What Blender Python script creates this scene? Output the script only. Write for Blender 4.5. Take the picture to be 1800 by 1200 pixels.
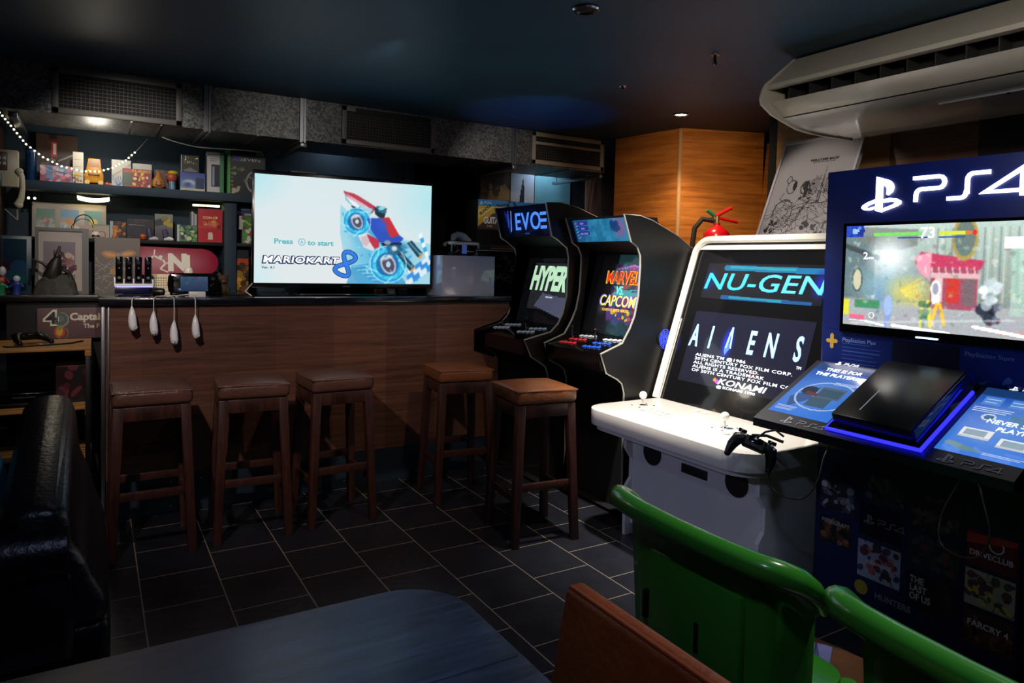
import bpy, bmesh, math, random
import numpy as np
from mathutils import Vector, Matrix, Quaternion
PI = math.pi
random.seed(7)
for o in list(bpy.data.objects): bpy.data.objects.remove(o)
scene = bpy.context.scene
COL = scene.collection

# ---------------------------------------------------------------- camera
cam_data = bpy.data.cameras.new('camera')
cam = bpy.data.objects.new('camera', cam_data); COL.objects.link(cam)
cam_data.sensor_width = 36.0
cam_data.lens = 1227.74 / 1800 * 36
cam_data.shift_y = -0.04927
cam_data.clip_start = 0.02
_yaw, _pit, _rol = math.radians(30.96), math.radians(-2.33), math.radians(-1.361)
_f = Vector((math.sin(_yaw)*math.cos(_pit), math.cos(_yaw)*math.cos(_pit), math.sin(_pit)))
_r = Vector((math.cos(_yaw), -math.sin(_yaw), 0))
_d = _f.cross(_r)
_r2 = math.cos(_rol)*_r + math.sin(_rol)*_d
_d2 = -math.sin(_rol)*_r + math.cos(_rol)*_d
m = Matrix((( _r2.x, -_d2.x, -_f.x, 0), (_r2.y, -_d2.y, -_f.y, 0), (_r2.z, -_d2.z, -_f.z, 1.40), (0, 0, 0, 1)))
cam.matrix_world = m
scene.camera = cam

# ---------------------------------------------------------------- world, exposure
w = bpy.data.worlds.new('world'); scene.world = w; w.use_nodes = True
bg = w.node_tree.nodes['Background']
bg.inputs[0].default_value = (0.10, 0.16, 0.30, 1); bg.inputs[1].default_value = 0.02
vs = scene.view_settings
vs.view_transform = 'Standard'; vs.look = 'None'; vs.gamma = 1.0; vs.use_curve_mapping = False
vs.exposure = 0.0

# ---------------------------------------------------------------- lights
def spot(name, loc, target, power, size_deg, blend, col, rad=0.04):
    d = bpy.data.lights.new(name, 'SPOT'); d.energy = power; d.spot_size = math.radians(size_deg)
    d.spot_blend = blend; d.color = col; d.shadow_soft_size = rad
    o = bpy.data.objects.new(name, d); COL.objects.link(o); o.location = loc
    o.rotation_euler = (Vector(target) - Vector(loc)).to_track_quat('-Z', 'Y').to_euler()
    return o
def area(name, loc, target, power, sx, sy, col):
    d = bpy.data.lights.new(name, 'AREA'); d.shape = 'RECTANGLE'; d.size = sx; d.size_y = sy; d.energy = power; d.color = col
    o = bpy.data.objects.new(name, d); COL.objects.link(o); o.location = loc
    o.rotation_euler = (Vector(target) - Vector(loc)).to_track_quat('-Z', 'Y').to_euler()
    return o
WARM = (1.0, 0.80, 0.58); NEUT = (1.0, 0.93, 0.85); COOL = (0.75, 0.87, 1.0)
spot('downlight_panel_light', (2.10, 2.60, 2.37), (2.72, 2.52, 0.80), 340, 76, 1.0, NEUT)
spot('downlight_column_light', (3.305, 3.409, 2.37), (3.42, 3.55, 0.9), 45, 110, 0.6, WARM)
spot('downlight_wood_light', (2.60, 2.55, 2.36), (3.80, 3.75, 1.65), 68, 62, 0.9, (1.0, 0.72, 0.45))
spot('picture_fill_light', (2.45, 2.80, 2.36), (3.40, 2.46, 1.80), 20, 38, 0.6, NEUT, 0.02)  # added spot with no fitting, brightens the leaning drawing
spot('downlight_bar_light', (-0.35, 1.9, 2.37), (0.75, 4.15, 0.85), 125, 58, 0.9, (1.0, 0.84, 0.74))
spot('downlight_stool_light', (1.655, 2.247, 2.36), (1.85, 3.2, 0.5), 34, 80, 0.7, WARM)
spot('shelf_fill_light', (0.1, 3.2, 2.37), (0.25, 5.0, 1.50), 62, 54, 0.9, NEUT)  # added spot without a fixture, lifts the shelf items
spot('duct_fill_light', (1.2, 3.0, 2.36), (1.35, 5.2, 1.80), 9, 64, 0.9, NEUT)  # added lamp, no fitting; brightens the wall and boxes under the duct
spot('poster_fill_light', (2.35, 3.1, 2.37), (2.80, 5.2, 1.80), 24, 44, 0.8, NEUT)  # added to brighten the posters and guitar box, no fixture there
spot('teal_wall_fill_light', (3.42, 5.08, 2.34), (3.48, 5.24, 1.7), 9, 150, 0.9, COOL, 0.03)  # unseen lamp added behind the duct to wash the teal wall
spot('navy_wall_fill_light', (1.55, 5.08, 2.34), (1.55, 5.24, 1.6), 3, 150, 0.9, COOL, 0.03)  # weak unseen lamp added behind the duct for the navy wall
spot('rack_fill_light', (-0.55, 3.3, 2.37), (-0.28, 4.5, 0.8), 14, 44, 0.9, WARM)  # added spot that picks out the rack slats, no lamp there
spot('room_fill_light', (0.15, 0.35, 2.37), (0.9, 1.2, 0.0), 24, 160, 0.9, (0.50, 0.60, 1.0), 0.1)  # broad bluish fill added for the near half of the room
spot('front_fill_light', (-1.25, 2.42, 1.95), (2.37, 2.36, 0.33), 62, 24, 0.7, (0.52, 0.56, 1.0), 0.06)  # fill added in mid-air by the left wall, for the white cabinet front
spot('conditioner_fill_light', (1.15, 0.55, 2.30), (2.75, 1.55, 2.18), 38, 72, 0.8, (1.0, 0.92, 0.80), 0.05)  # added in mid-air to brighten the air conditioner
spot('kiosk_fill_light', (1.7, 0.9, 2.37), (2.6, 1.4, 1.3), 12, 110, 0.9, (0.8, 0.86, 1.0), 0.1)  # soft fill added over the kiosk, without a fitting
spot('chair_fill_light', (2.05, 0.85, 2.37), (1.35, 1.0, 0.7), 48, 60, 0.8, (1.0, 0.96, 0.9), 0.03)  # added spot to catch the green chair rims, no fixture
spot('armchair_fill_light', (0.55, 2.75, 2.37), (-0.1, 2.75, 0.8), 12, 40, 0.9, (0.9, 0.85, 0.9), 0.05)  # small fill added so the black armchair shows
pl = bpy.data.lights.new('string_light_glow', 'POINT'); pl.energy = 2.2; pl.color = (1.0, 0.93, 0.78); pl.shadow_soft_size = 0.06
plo = bpy.data.objects.new('string_light_glow', pl); COL.objects.link(plo); plo.location = (0.02, 4.86, 2.03)
spot('blue_table_light', (0.45, 1.35, 2.37), (0.42, 1.05, 0.73), 40, 34, 0.9, (0.16, 0.42, 1.0), 0.05)
spot('blue_cabinet_top_light', (2.52, 3.90, 1.80), (2.55, 3.95, 2.4), 3.5, 90, 0.35, (0.06, 0.30, 1.0), 0.02)

# ---------------------------------------------------------------- colours and materials
def lin(c):
    if isinstance(c, str):
        c = c.lstrip('#'); c = [int(c[i:i+2], 16)/255 for i in (0, 2, 4)]
    return tuple((x/12.92 if x <= 0.04045 else ((x+0.055)/1.055)**2.4) for x in c[:3])
MATS = {}
def mat(name, col='#808080', rough=0.5, metal=0.0, emit=0.0, bump=0.0, bscale=60, var=0.0, vscale=8, spec=0.5, coat=0.0, alpha=None, stretch=None, trans=0.0):
    """procedural principled material: base colour with noise variation and noise bump"""
    if name in MATS: return MATS[name]
    M = bpy.data.materials.new(name); M.use_nodes = True; MATS[name] = M
    nt = M.node_tree; b = nt.nodes['Principled BSDF']
    c = lin(col)
    b.inputs['Base Color'].default_value = (*c, 1); b.inputs['Roughness'].default_value = rough
    b.inputs['Metallic'].default_value = metal; b.inputs['Specular IOR Level'].default_value = spec
    b.inputs['Coat Weight'].default_value = coat; b.inputs['Transmission Weight'].default_value = trans
    if emit:
        b.inputs['Emission Color'].default_value = (*c, 1); b.inputs['Emission Strength'].default_value = emit
    if bump or var:
        tc = nt.nodes.new('ShaderNodeTexCoord'); mp = nt.nodes.new('ShaderNodeMapping')
        nt.links.new(tc.outputs['Object'], mp.inputs[0])
        if stretch: mp.inputs['Scale'].default_value = stretch
    if var:
        n = nt.nodes.new('ShaderNodeTexNoise'); n.inputs['Scale'].default_value = vscale; n.inputs['Detail'].default_value = 6
        nt.links.new(mp.outputs[0], n.inputs['Vector'])
        r = nt.nodes.new('ShaderNodeValToRGB'); r.color_ramp.elements[0].position = 0.3; r.color_ramp.elements[1].position = 0.72
        r.color_ramp.elements[0].color = (*[x*(1-var) for x in c], 1); r.color_ramp.elements[1].color = (*[min(1, x*(1+var)) for x in c], 1)
        nt.links.new(n.outputs[0], r.inputs[0]); nt.links.new(r.outputs[0], b.inputs['Base Color'])
    if bump:
        n2 = nt.nodes.new('ShaderNodeTexNoise'); n2.inputs['Scale'].default_value = bscale; n2.inputs['Detail'].default_value = 4
        nt.links.new(mp.outputs[0], n2.inputs['Vector'])
        bp = nt.nodes.new('ShaderNodeBump'); bp.inputs['Strength'].default_value = bump; bp.inputs['Distance'].default_value = 0.01
        nt.links.new(n2.outputs[0], bp.inputs['Height']); nt.links.new(bp.outputs[0], b.inputs['Normal'])
    return M
def wood(name, c0, c1, rough=0.35, scale=(1, 1, 1), coat=0.0, plank=None, knots=False):
    """wood grain: stretched noise plus fine streaks; scale squeezes the grain across the fibre"""
    if name in MATS: return MATS[name]
    M = bpy.data.materials.new(name); M.use_nodes = True; MATS[name] = M
    nt = M.node_tree; N = nt.nodes; L = nt.links; b = N['Principled BSDF']
    b.inputs['Roughness'].default_value = rough; b.inputs['Coat Weight'].default_value = coat; b.inputs['Coat Roughness'].default_value = 0.2
    tc = N.new('ShaderNodeTexCoord'); mp = N.new('ShaderNodeMapping'); mp.inputs['Scale'].default_value = scale
    L.new(tc.outputs['Object'], mp.inputs[0])
    n1 = N.new('ShaderNodeTexNoise'); n1.inputs['Scale'].default_value = 3; n1.inputs['Detail'].default_value = 8; n1.inputs['Distortion'].default_value = 0.6
    n2 = N.new('ShaderNodeTexNoise'); n2.inputs['Scale'].default_value = 14; n2.inputs['Detail'].default_value = 10; n2.inputs['Roughness'].default_value = 0.7
    L.new(mp.outputs[0], n1.inputs['Vector']); L.new(mp.outputs[0], n2.inputs['Vector'])
    mx = N.new('ShaderNodeMath'); mx.operation = 'MULTIPLY_ADD'; mx.inputs[1].default_value = 0.55; L.new(n1.outputs[0], mx.inputs[0])
    m2 = N.new('ShaderNodeMath'); m2.operation = 'MULTIPLY'; m2.inputs[1].default_value = 0.45; L.new(n2.outputs[0], m2.inputs[0]); L.new(m2.outputs[0], mx.inputs[2])
    r = N.new('ShaderNodeValToRGB'); r.color_ramp.elements[0].position = 0.36; r.color_ramp.elements[1].position = 0.64
    r.color_ramp.elements[0].color = (*lin(c0), 1); r.color_ramp.elements[1].color = (*lin(c1), 1)
    L.new(mx.outputs[0], r.inputs[0]); out = r.outputs[0]
    if plank:
        # per-plank tint: brick texture laid in the named plane
        sp = N.new('ShaderNodeSeparateXYZ'); cb = N.new('ShaderNodeCombineXYZ'); L.new(tc.outputs['Object'], sp.inputs[0])
        L.new(sp.outputs[plank[0]], cb.inputs[0]); L.new(sp.outputs[plank[1]], cb.inputs[1])
        br = N.new('ShaderNodeTexBrick'); br.inputs['Scale'].default_value = 1; br.inputs['Brick Width'].default_value = plank[2]; br.inputs['Row Height'].default_value = plank[3]
        br.inputs['Mortar Size'].default_value = 0.0006; br.inputs['Color1'].default_value = (0.72, 0.72, 0.72, 1); br.inputs['Color2'].default_value = (1.2, 1.2, 1.2, 1); br.inputs['Mortar'].default_value = (0.35, 0.35, 0.35, 1)
        L.new(cb.outputs[0], br.inputs['Vector'])
        ml = N.new('ShaderNodeMixRGB'); ml.blend_type = 'MULTIPLY'; ml.inputs[0].default_value = 1
        L.new(out, ml.inputs[1]); L.new(br.outputs[0], ml.inputs[2]); out = ml.outputs[0]
    L.new(out, b.inputs['Base Color'])
    bp = N.new('ShaderNodeBump'); bp.inputs['Strength'].default_value = 0.12; bp.inputs['Distance'].default_value = 0.004
    L.new(n2.outputs[0], bp.inputs['Height']); L.new(bp.outputs[0], b.inputs['Normal'])
    return M
def art_mat(name, emit=0.0, rough=0.4, coat=0.0):
    """material that shows the colours painted on a picture, screen or box face"""
    if name in MATS: return MATS[name]
    M = bpy.data.materials.new(name); M.use_nodes = True; MATS[name] = M
    nt = M.node_tree; b = nt.nodes['Principled BSDF']
    a = nt.nodes.new('ShaderNodeAttribute'); a.attribute_name = 'Col'
    b.inputs['Roughness'].default_value = rough; b.inputs['Coat Weight'].default_value = coat
    if emit:
        b.inputs['Base Color'].default_value = (0.01, 0.01, 0.012, 1)
        nt.links.new(a.outputs['Color'], b.inputs['Emission Color']); b.inputs['Emission Strength'].default_value = emit
    else: nt.links.new(a.outputs['Color'], b.inputs['Base Color'])
    return M

# ---------------------------------------------------------------- objects
def tag(o, label=None, cat=None, group=None, kind=None):
    if label: o['label'] = label
    if cat: o['category'] = cat
    if group: o['group'] = group
    if kind: o['kind'] = kind
    return o
def thing(name, label, cat, loc=(0, 0, 0), rz=0.0, group=None):
    o = bpy.data.objects.new(name, None); COL.objects.link(o); o.empty_display_size = 0.05
    o.location = loc; o.rotation_euler = (0, 0, rz)
    return tag(o, label, cat, group)
def copy_tree(o, parent=None):
    c = o.copy(); COL.objects.link(c)
    if parent: c.parent = parent
    for ch in list(o.children): copy_tree(ch, c)
    return c
def again(o, loc, rz, label, group=None):
    c = copy_tree(o); c.location = loc; c.rotation_euler = (0, 0, rz); c['label'] = label
    if group: c['group'] = group
    return c
def rot(ax, deg): return Matrix.Rotation(math.radians(deg), 4, ax)
class MB:
    def __init__(s): s.bm = bmesh.new()
    def _new(s, bev, geom, seg=2):
        if bev > 0:
            es = list({e for f in geom for e in f.edges})
            bmesh.ops.bevel(s.bm, geom=es, offset=bev, segments=seg, affect='EDGES', profile=0.5)
    def box(s, x0, x1, y0, y1, z0, z1, bev=0, seg=2, M=None):
        v = [s.bm.verts.new((x, y, z)) for z in (z0, z1) for y in (y0, y1) for x in (x0, x1)]
        if M is not None:
            for a in v: a.co = M @ a.co
        q = [(0, 2, 3, 1), (4, 5, 7, 6), (0, 1, 5, 4), (2, 6, 7, 3), (0, 4, 6, 2), (1, 3, 7, 5)]
        fs = [s.bm.faces.new([v[i] for i in f]) for f in q]
        s._new(bev, fs, seg); return s
    def prism(s, pts, ax, a, b, bev=0):
        # polygon pts swept along axis ax: 'y' pts=(x,z), 'x' pts=(y,z), 'z' pts=(x,y)
        def P(p, t): return {'y': (p[0], t, p[1]), 'x': (t, p[0], p[1]), 'z': (p[0], p[1], t)}[ax]
        va = [s.bm.verts.new(P(p, a)) for p in pts]; vb = [s.bm.verts.new(P(p, b)) for p in pts]
        fs = [s.bm.faces.new(va), s.bm.faces.new(vb[::-1])]
        n = len(pts)
        for i in range(n): fs.append(s.bm.faces.new((va[i], vb[i], vb[(i+1) % n], va[(i+1) % n])))
        bmesh.ops.recalc_face_normals(s.bm, faces=fs)
        s._new(bev, fs); return s
    def quad(s, *pts):
        s.bm.faces.new([s.bm.verts.new(p) for p in pts]); return s
    def cyl(s, p0, p1, r0, r1=None, n=14, bev=0):
        r1 = r0 if r1 is None else r1
        p0, p1 = Vector(p0), Vector(p1); d = (p1-p0).normalized()
        a = d.orthogonal().normalized(); b = d.cross(a)
        A = [s.bm.verts.new(p0 + r0*(math.cos(2*PI*i/n)*a + math.sin(2*PI*i/n)*b)) for i in range(n)]
        B = [s.bm.verts.new(p1 + r1*(math.cos(2*PI*i/n)*a + math.sin(2*PI*i/n)*b)) for i in range(n)]
        fs = [s.bm.faces.new(A[::-1]), s.bm.faces.new(B)]
        for i in range(n): fs.append(s.bm.faces.new((A[i], A[(i+1) % n], B[(i+1) % n], B[i])))
        if bev: 
            es = [e for e in {e for f in fs[:2] for e in f.edges}]
            bmesh.ops.bevel(s.bm, geom=es, offset=bev, segments=2, affect='EDGES', profile=0.5)
        return s
    def tube(s, pts, r, n=8, closed=False):
        pts = [Vector(p) for p in pts]; k = len(pts); rs = r if isinstance(r, (list, tuple)) else [r]*k
        rings = []; a = None
        for i in range(k):
            if closed: d = pts[(i+1) % k]-pts[i-1]
            else: d = pts[min(i+1, k-1)]-pts[max(i-1, 0)]
            d = d.normalized() if d.length > 1e-9 else Vector((0, 0, 1))
            a = d.orthogonal().normalized() if a is None else (a - d*a.dot(d)).normalized()
            b = d.cross(a)
            rings.append([s.bm.verts.new(pts[i] + rs[i]*(math.cos(2*PI*j/n)*a + math.sin(2*PI*j/n)*b)) for j in range(n)])
        for i in range(k if closed else k-1):
            A, B = rings[i], rings[(i+1) % k]
            for j in range(n): s.bm.faces.new((A[j], A[(j+1) % n], B[(j+1) % n], B[j]))
        if not closed: s.bm.faces.new(rings[0][::-1]); s.bm.faces.new(rings[-1])
        return s
    def lathe(s, c, prof, n=20, M=None):
        c = Vector(c); rings = []
        for r, z in prof:
            if r < 1e-6: rings.append([s.bm.verts.new(c+Vector((0, 0, z)))])
            else: rings.append([s.bm.verts.new(c+Vector((r*math.cos(2*PI*j/n), r*math.sin(2*PI*j/n), z))) for j in range(n)])
        for A, B in zip(rings, rings[1:]):
            if len(A) == 1 and len(B) == 1: continue
            for j in range(n):
                if len(A) == 1: s.bm.faces.new((A[0], B[(j+1) % n], B[j]))
                elif len(B) == 1: s.bm.faces.new((A[j], A[(j+1) % n], B[0]))
                else: s.bm.faces.new((A[j], A[(j+1) % n], B[(j+1) % n], B[j]))
        if M is not None:
            for R in rings:
                for v in R: v.co = M @ v.co
        return s
    def ell(s, c, r, n=16, M=None):
        r = (r, r, r) if not isinstance(r, (tuple, list)) else r
        T = Matrix.Translation(c) @ (M if M is not None else Matrix()) @ Matrix.Diagonal((*r, 1))
        bmesh.ops.create_uvsphere(s.bm, u_segments=n, v_segments=max(6, n*2//3), radius=1, matrix=T); return s
    def build(s, name, m, parent=None, smooth=35, off=None, sub=0):
        me = bpy.data.meshes.new(name)
        if off is not None:
            for v in s.bm.verts: v.co -= Vector(off)
        bmesh.ops.recalc_face_normals(s.bm, faces=s.bm.faces[:])
        s.bm.to_mesh(me); s.bm.free(); me.materials.append(m)
        if smooth:
            me.polygons.foreach_set('use_smooth', [True]*len(me.polygons)); me.set_sharp_from_angle(angle=math.radians(smooth))
        o = bpy.data.objects.new(name, me); COL.objects.link(o)
        if parent: o.parent = parent
        if sub:
            md = o.modifiers.new('sub', 'SUBSURF'); md.levels = sub; md.render_levels = sub
        return o
def W(root): return tuple(root.location)          # world offset of a thing, for parts laid out in metres of the room
def struct(o): return tag(o, kind='structure')

# ---------------------------------------------------------------- pictures (painted as colours on a fine grid of faces)
class Art:
    """x runs 0..asp, y runs 0..1 upward"""
    def __init__(s, w, h, n=48, bg='#000000'):
        s.w, s.h = w, h; s.ny = n; s.nx = max(2, int(round(n*w/h))); s.asp = w/h
        X, Y = np.meshgrid((np.arange(s.nx)+.5)/s.nx*s.asp, (np.arange(s.ny)+.5)/s.ny); s.X, s.Y = X, Y
        s.c = np.zeros((s.ny, s.nx, 3)); s.c[:] = s.col(bg)
    def col(s, c):
        if isinstance(c, str): c = c.lstrip('#'); return np.array([int(c[i:i+2], 16)/255 for i in (0, 2, 4)])
        return np.array(c, float)
    def put(s, m, c, a=1.0):
        m = np.clip(m.astype(float)*a, 0, 1)[..., None]; s.c = s.c*(1-m) + s.col(c)*m; return s
    def rect(s, x0, y0, x1, y1, c, a=1): return s.put((s.X >= x0) & (s.X <= x1) & (s.Y >= y0) & (s.Y <= y1), c, a)
    def ell(s, cx, cy, rx, ry, c, ang=0, a=1, soft=0, ring=0):
        t = math.radians(ang); dx, dy = s.X-cx, s.Y-cy
        u = (dx*math.cos(t)+dy*math.sin(t))/rx; v = (-dx*math.sin(t)+dy*math.cos(t))/ry; d = np.sqrt(u*u+v*v)
        if ring: return s.put((d <= 1) & (d >= 1-ring), c, a)
        return s.put(np.clip((1-d)/soft, 0, 1) if soft else d <= 1, c, a)
    def poly(s, pts, c, a=1):
        m = np.zeros(s.X.shape, bool); n = len(pts)
        for i in range(n):
            (x0, y0), (x1, y1) = pts[i], pts[(i+1) % n]
            if y0 == y1: continue
            k = ((y0 > s.Y) != (y1 > s.Y)) & (s.X < (x1-x0)*(s.Y-y0)/(y1-y0)+x0); m ^= k
        return s.put(m, c, a)
    def line(s, pts, w, c, a=1):
        m = np.zeros(s.X.shape, bool)
        for (x0, y0), (x1, y1) in zip(pts, pts[1:]):
            L2 = (x1-x0)**2+(y1-y0)**2+1e-12; t = np.clip(((s.X-x0)*(x1-x0)+(s.Y-y0)*(y1-y0))/L2, 0, 1)
            m |= (s.X-x0-t*(x1-x0))**2+(s.Y-y0-t*(y1-y0))**2 <= w*w/4
        return s.put(m, c, a)
    def grad(s, c0, c1, y0=0, y1=1, x=False, a=1):
        t = np.clip(((s.X/s.asp if x else s.Y)-y0)/(y1-y0), 0, 1)[..., None]; g = s.col(c0)*(1-t)+s.col(c1)*t; s.c = s.c*(1-a)+g*a; return s
    def noise(s, amp, cell=3, seed=0, color=True):
        r = np.random.default_rng(seed); k = r.uniform(-1, 1, (s.ny//cell+2, s.nx//cell+2, 3 if color else 1))
        k = np.repeat(np.repeat(k, cell, 0), cell, 1)[:s.ny, :s.nx]; s.c = np.clip(s.c+amp*k, 0, 1); return s
    def blobs(s, n, cols, r0, r1, seed=0, box=(0, 0, 1, 1), a=1):
        r = random.Random(seed)
        for _ in range(n):
            s.ell((box[0]+r.random()*(box[2]-box[0]))*s.asp, box[1]+r.random()*(box[3]-box[1]), r.uniform(r0, r1), r.uniform(r0, r1), r.choice(cols), r.uniform(0, 180), a)
        return s
    def scrawl(s, n, c, w, seed=0, box=(0, 0, 1, 1), step=.06):
        r = random.Random(seed)
        for _ in range(n):
            x = (box[0]+r.random()*(box[2]-box[0]))*s.asp; y = box[1]+r.random()*(box[3]-box[1]); t = r.random()*6.28; P = [(x, y)]
            for _ in range(r.randint(3, 8)):
                t += r.uniform(-.9, .9); x += step*math.cos(t); y += step*math.sin(t); P.append((x, y))
            s.line(P, w, c)
        return s
    def lines(s, x0, y0, x1, y1, n, c, w=.012, seed=0):
        r = random.Random(seed)
        for i in range(n):
            y = y1-(y1-y0)*(i+.5)/n; s.line([(x0, y), (x0+(x1-x0)*r.uniform(.7, 1), y)], w, c)
        return s
    def blur(s, k=1):
        for _ in range(k):
            p = np.pad(s.c, ((1, 1), (1, 1), (0, 0)), 'edge'); s.c = (p[1:-1, 1:-1]*2+p[:-2, 1:-1]+p[2:, 1:-1]+p[1:-1, :-2]+p[1:-1, 2:])/6
        return s
    def build(s, name, m, parent=None, M=None):
        nx, ny, w, h = s.nx, s.ny, s.w, s.h
        xs = np.linspace(-w/2, w/2, nx+1); zs = np.linspace(0, h, ny+1); XX, ZZ = np.meshgrid(xs, zs)
        co = np.stack([XX, np.zeros_like(XX), ZZ], -1).reshape(-1, 3)
        i = np.arange(ny)[:, None]*(nx+1)+np.arange(nx)[None]
        f = np.stack([i, i+1, i+nx+2, i+nx+1], -1).reshape(-1, 4)
        me = bpy.data.meshes.new(name); me.vertices.add(len(co)); me.loops.add(f.size); me.polygons.add(len(f))
        me.vertices.foreach_set('co', co.ravel()); me.loops.foreach_set('vertex_index', f.ravel())
        me.polygons.foreach_set('loop_start', np.arange(0, f.size, 4)); me.update(calc_edges=True)
        c = np.clip(s.c, 0, 1); l = np.where(c <= .04045, c/12.92, ((c+.055)/1.055)**2.4).reshape(-1, 3)
        at = me.color_attributes.new('Col', 'FLOAT_COLOR', 'CORNER')
        at.data.foreach_set('color', np.repeat(np.concatenate([l, np.ones((len(l), 1))], 1), 4, 0).ravel())
        me.materials.append(m)
        o = bpy.data.objects.new(name, me); COL.objects.link(o)
        if parent: o.parent = parent
        if M is not None: o.matrix_local = M
        return o
def frame_at(origin, xdir=(1, 0, 0), up=(0, 0, 1)):
    """matrix of a flat face: local x = reading direction, local z = up, face looks along local -y"""
    x = Vector(xdir).normalized(); u = Vector(up); u = (u - x*u.dot(x)).normalized(); y = -(x.cross(u))
    return Matrix(((x.x, y.x, u.x, origin[0]), (x.y, y.y, u.y, origin[1]), (x.z, y.z, u.z, origin[2]), (0, 0, 0, 1)))
def text(name, s, size, m, parent, M, align='CENTER', bold=0.0, shear=0.0, sx=1.0, ext=0.0008, space=1.0, res=3):
    """raised lettering: baseline at the origin of M, 'size' = height of a capital"""
    cu = bpy.data.curves.new(name, 'FONT'); cu.body = s; cu.size = size/0.69; cu.align_x = align; cu.shear = shear
    cu.offset = bold*size*1.6; cu.extrude = ext; cu.resolution_u = res; cu.space_character = space
    t = bpy.data.objects.new(name, cu); COL.objects.link(t)
    bpy.context.view_layer.update()
    me = bpy.data.meshes.new_from_object(t.evaluated_get(bpy.context.evaluated_depsgraph_get()))
    bpy.data.objects.remove(t); bpy.data.curves.remove(cu)
    for v in me.vertices: v.co = Vector((v.co.x*sx, -v.co.z, v.co.y))
    me.materials.clear(); me.materials.append(m)
    o = bpy.data.objects.new(name, me); COL.objects.link(o); o.parent = parent; o.matrix_local = M
    return o
def flat(name, polys, m, parent, M, th=0.002):
    """flat cut-out shapes (lists of (x,z)) of thickness th in front of a face"""
    b = MB()
    for p in polys: b.prism(p, 'y', -th, 0)
    o = b.build(name, m, parent, smooth=0); o.matrix_local = M; return o
def stroke(pts, w):
    """outline polygon of a polyline of width w, mitred"""
    L, R = [], []; P = []
    for p in pts:
        if not P or (Vector(p)-P[-1]).length > w*.12: P.append(Vector(p))
    for i, p in enumerate(P):
        a = (P[i]-P[i-1]).normalized() if i else None; b = (P[i+1]-P[i]).normalized() if i < len(P)-1 else None
        na = Vector((-a.y, a.x)) if a else None; nb = Vector((-b.y, b.x)) if b else None
        n = (na+nb).normalized() if na and nb else (na or nb); k = w/2/max(.35, n.dot(na or nb))
        L.append(tuple(p+n*k)); R.append(tuple(p-n*k))
    return L+R[::-1]
def ribbon(name, pts, w, m, parent, dy):
    b = MB(); L = []
    for i, p in enumerate(pts):
        t = Vector(pts[min(i+1, len(pts)-1)])-Vector(pts[max(i-1, 0)]); n = Vector((-t.y, t.x)).normalized()*w/2
        L.append((b.bm.verts.new((p[0]+n.x, dy, p[1]+n.y)), b.bm.verts.new((p[0]-n.x, dy, p[1]-n.y))))
    for (p, q), (r, s) in zip(L, L[1:]): b.bm.faces.new((p, q, s, r))
    return b.build(name, m, parent, 0)
def arc(cx, cy, r, a0, a1, n=8, ry=None):
    ry = r if ry is None else ry
    return [(cx+r*math.cos(math.radians(a0+(a1-a0)*i/n)), cy+ry*math.sin(math.radians(a0+(a1-a0)*i/n))) for i in range(n+1)]
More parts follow.
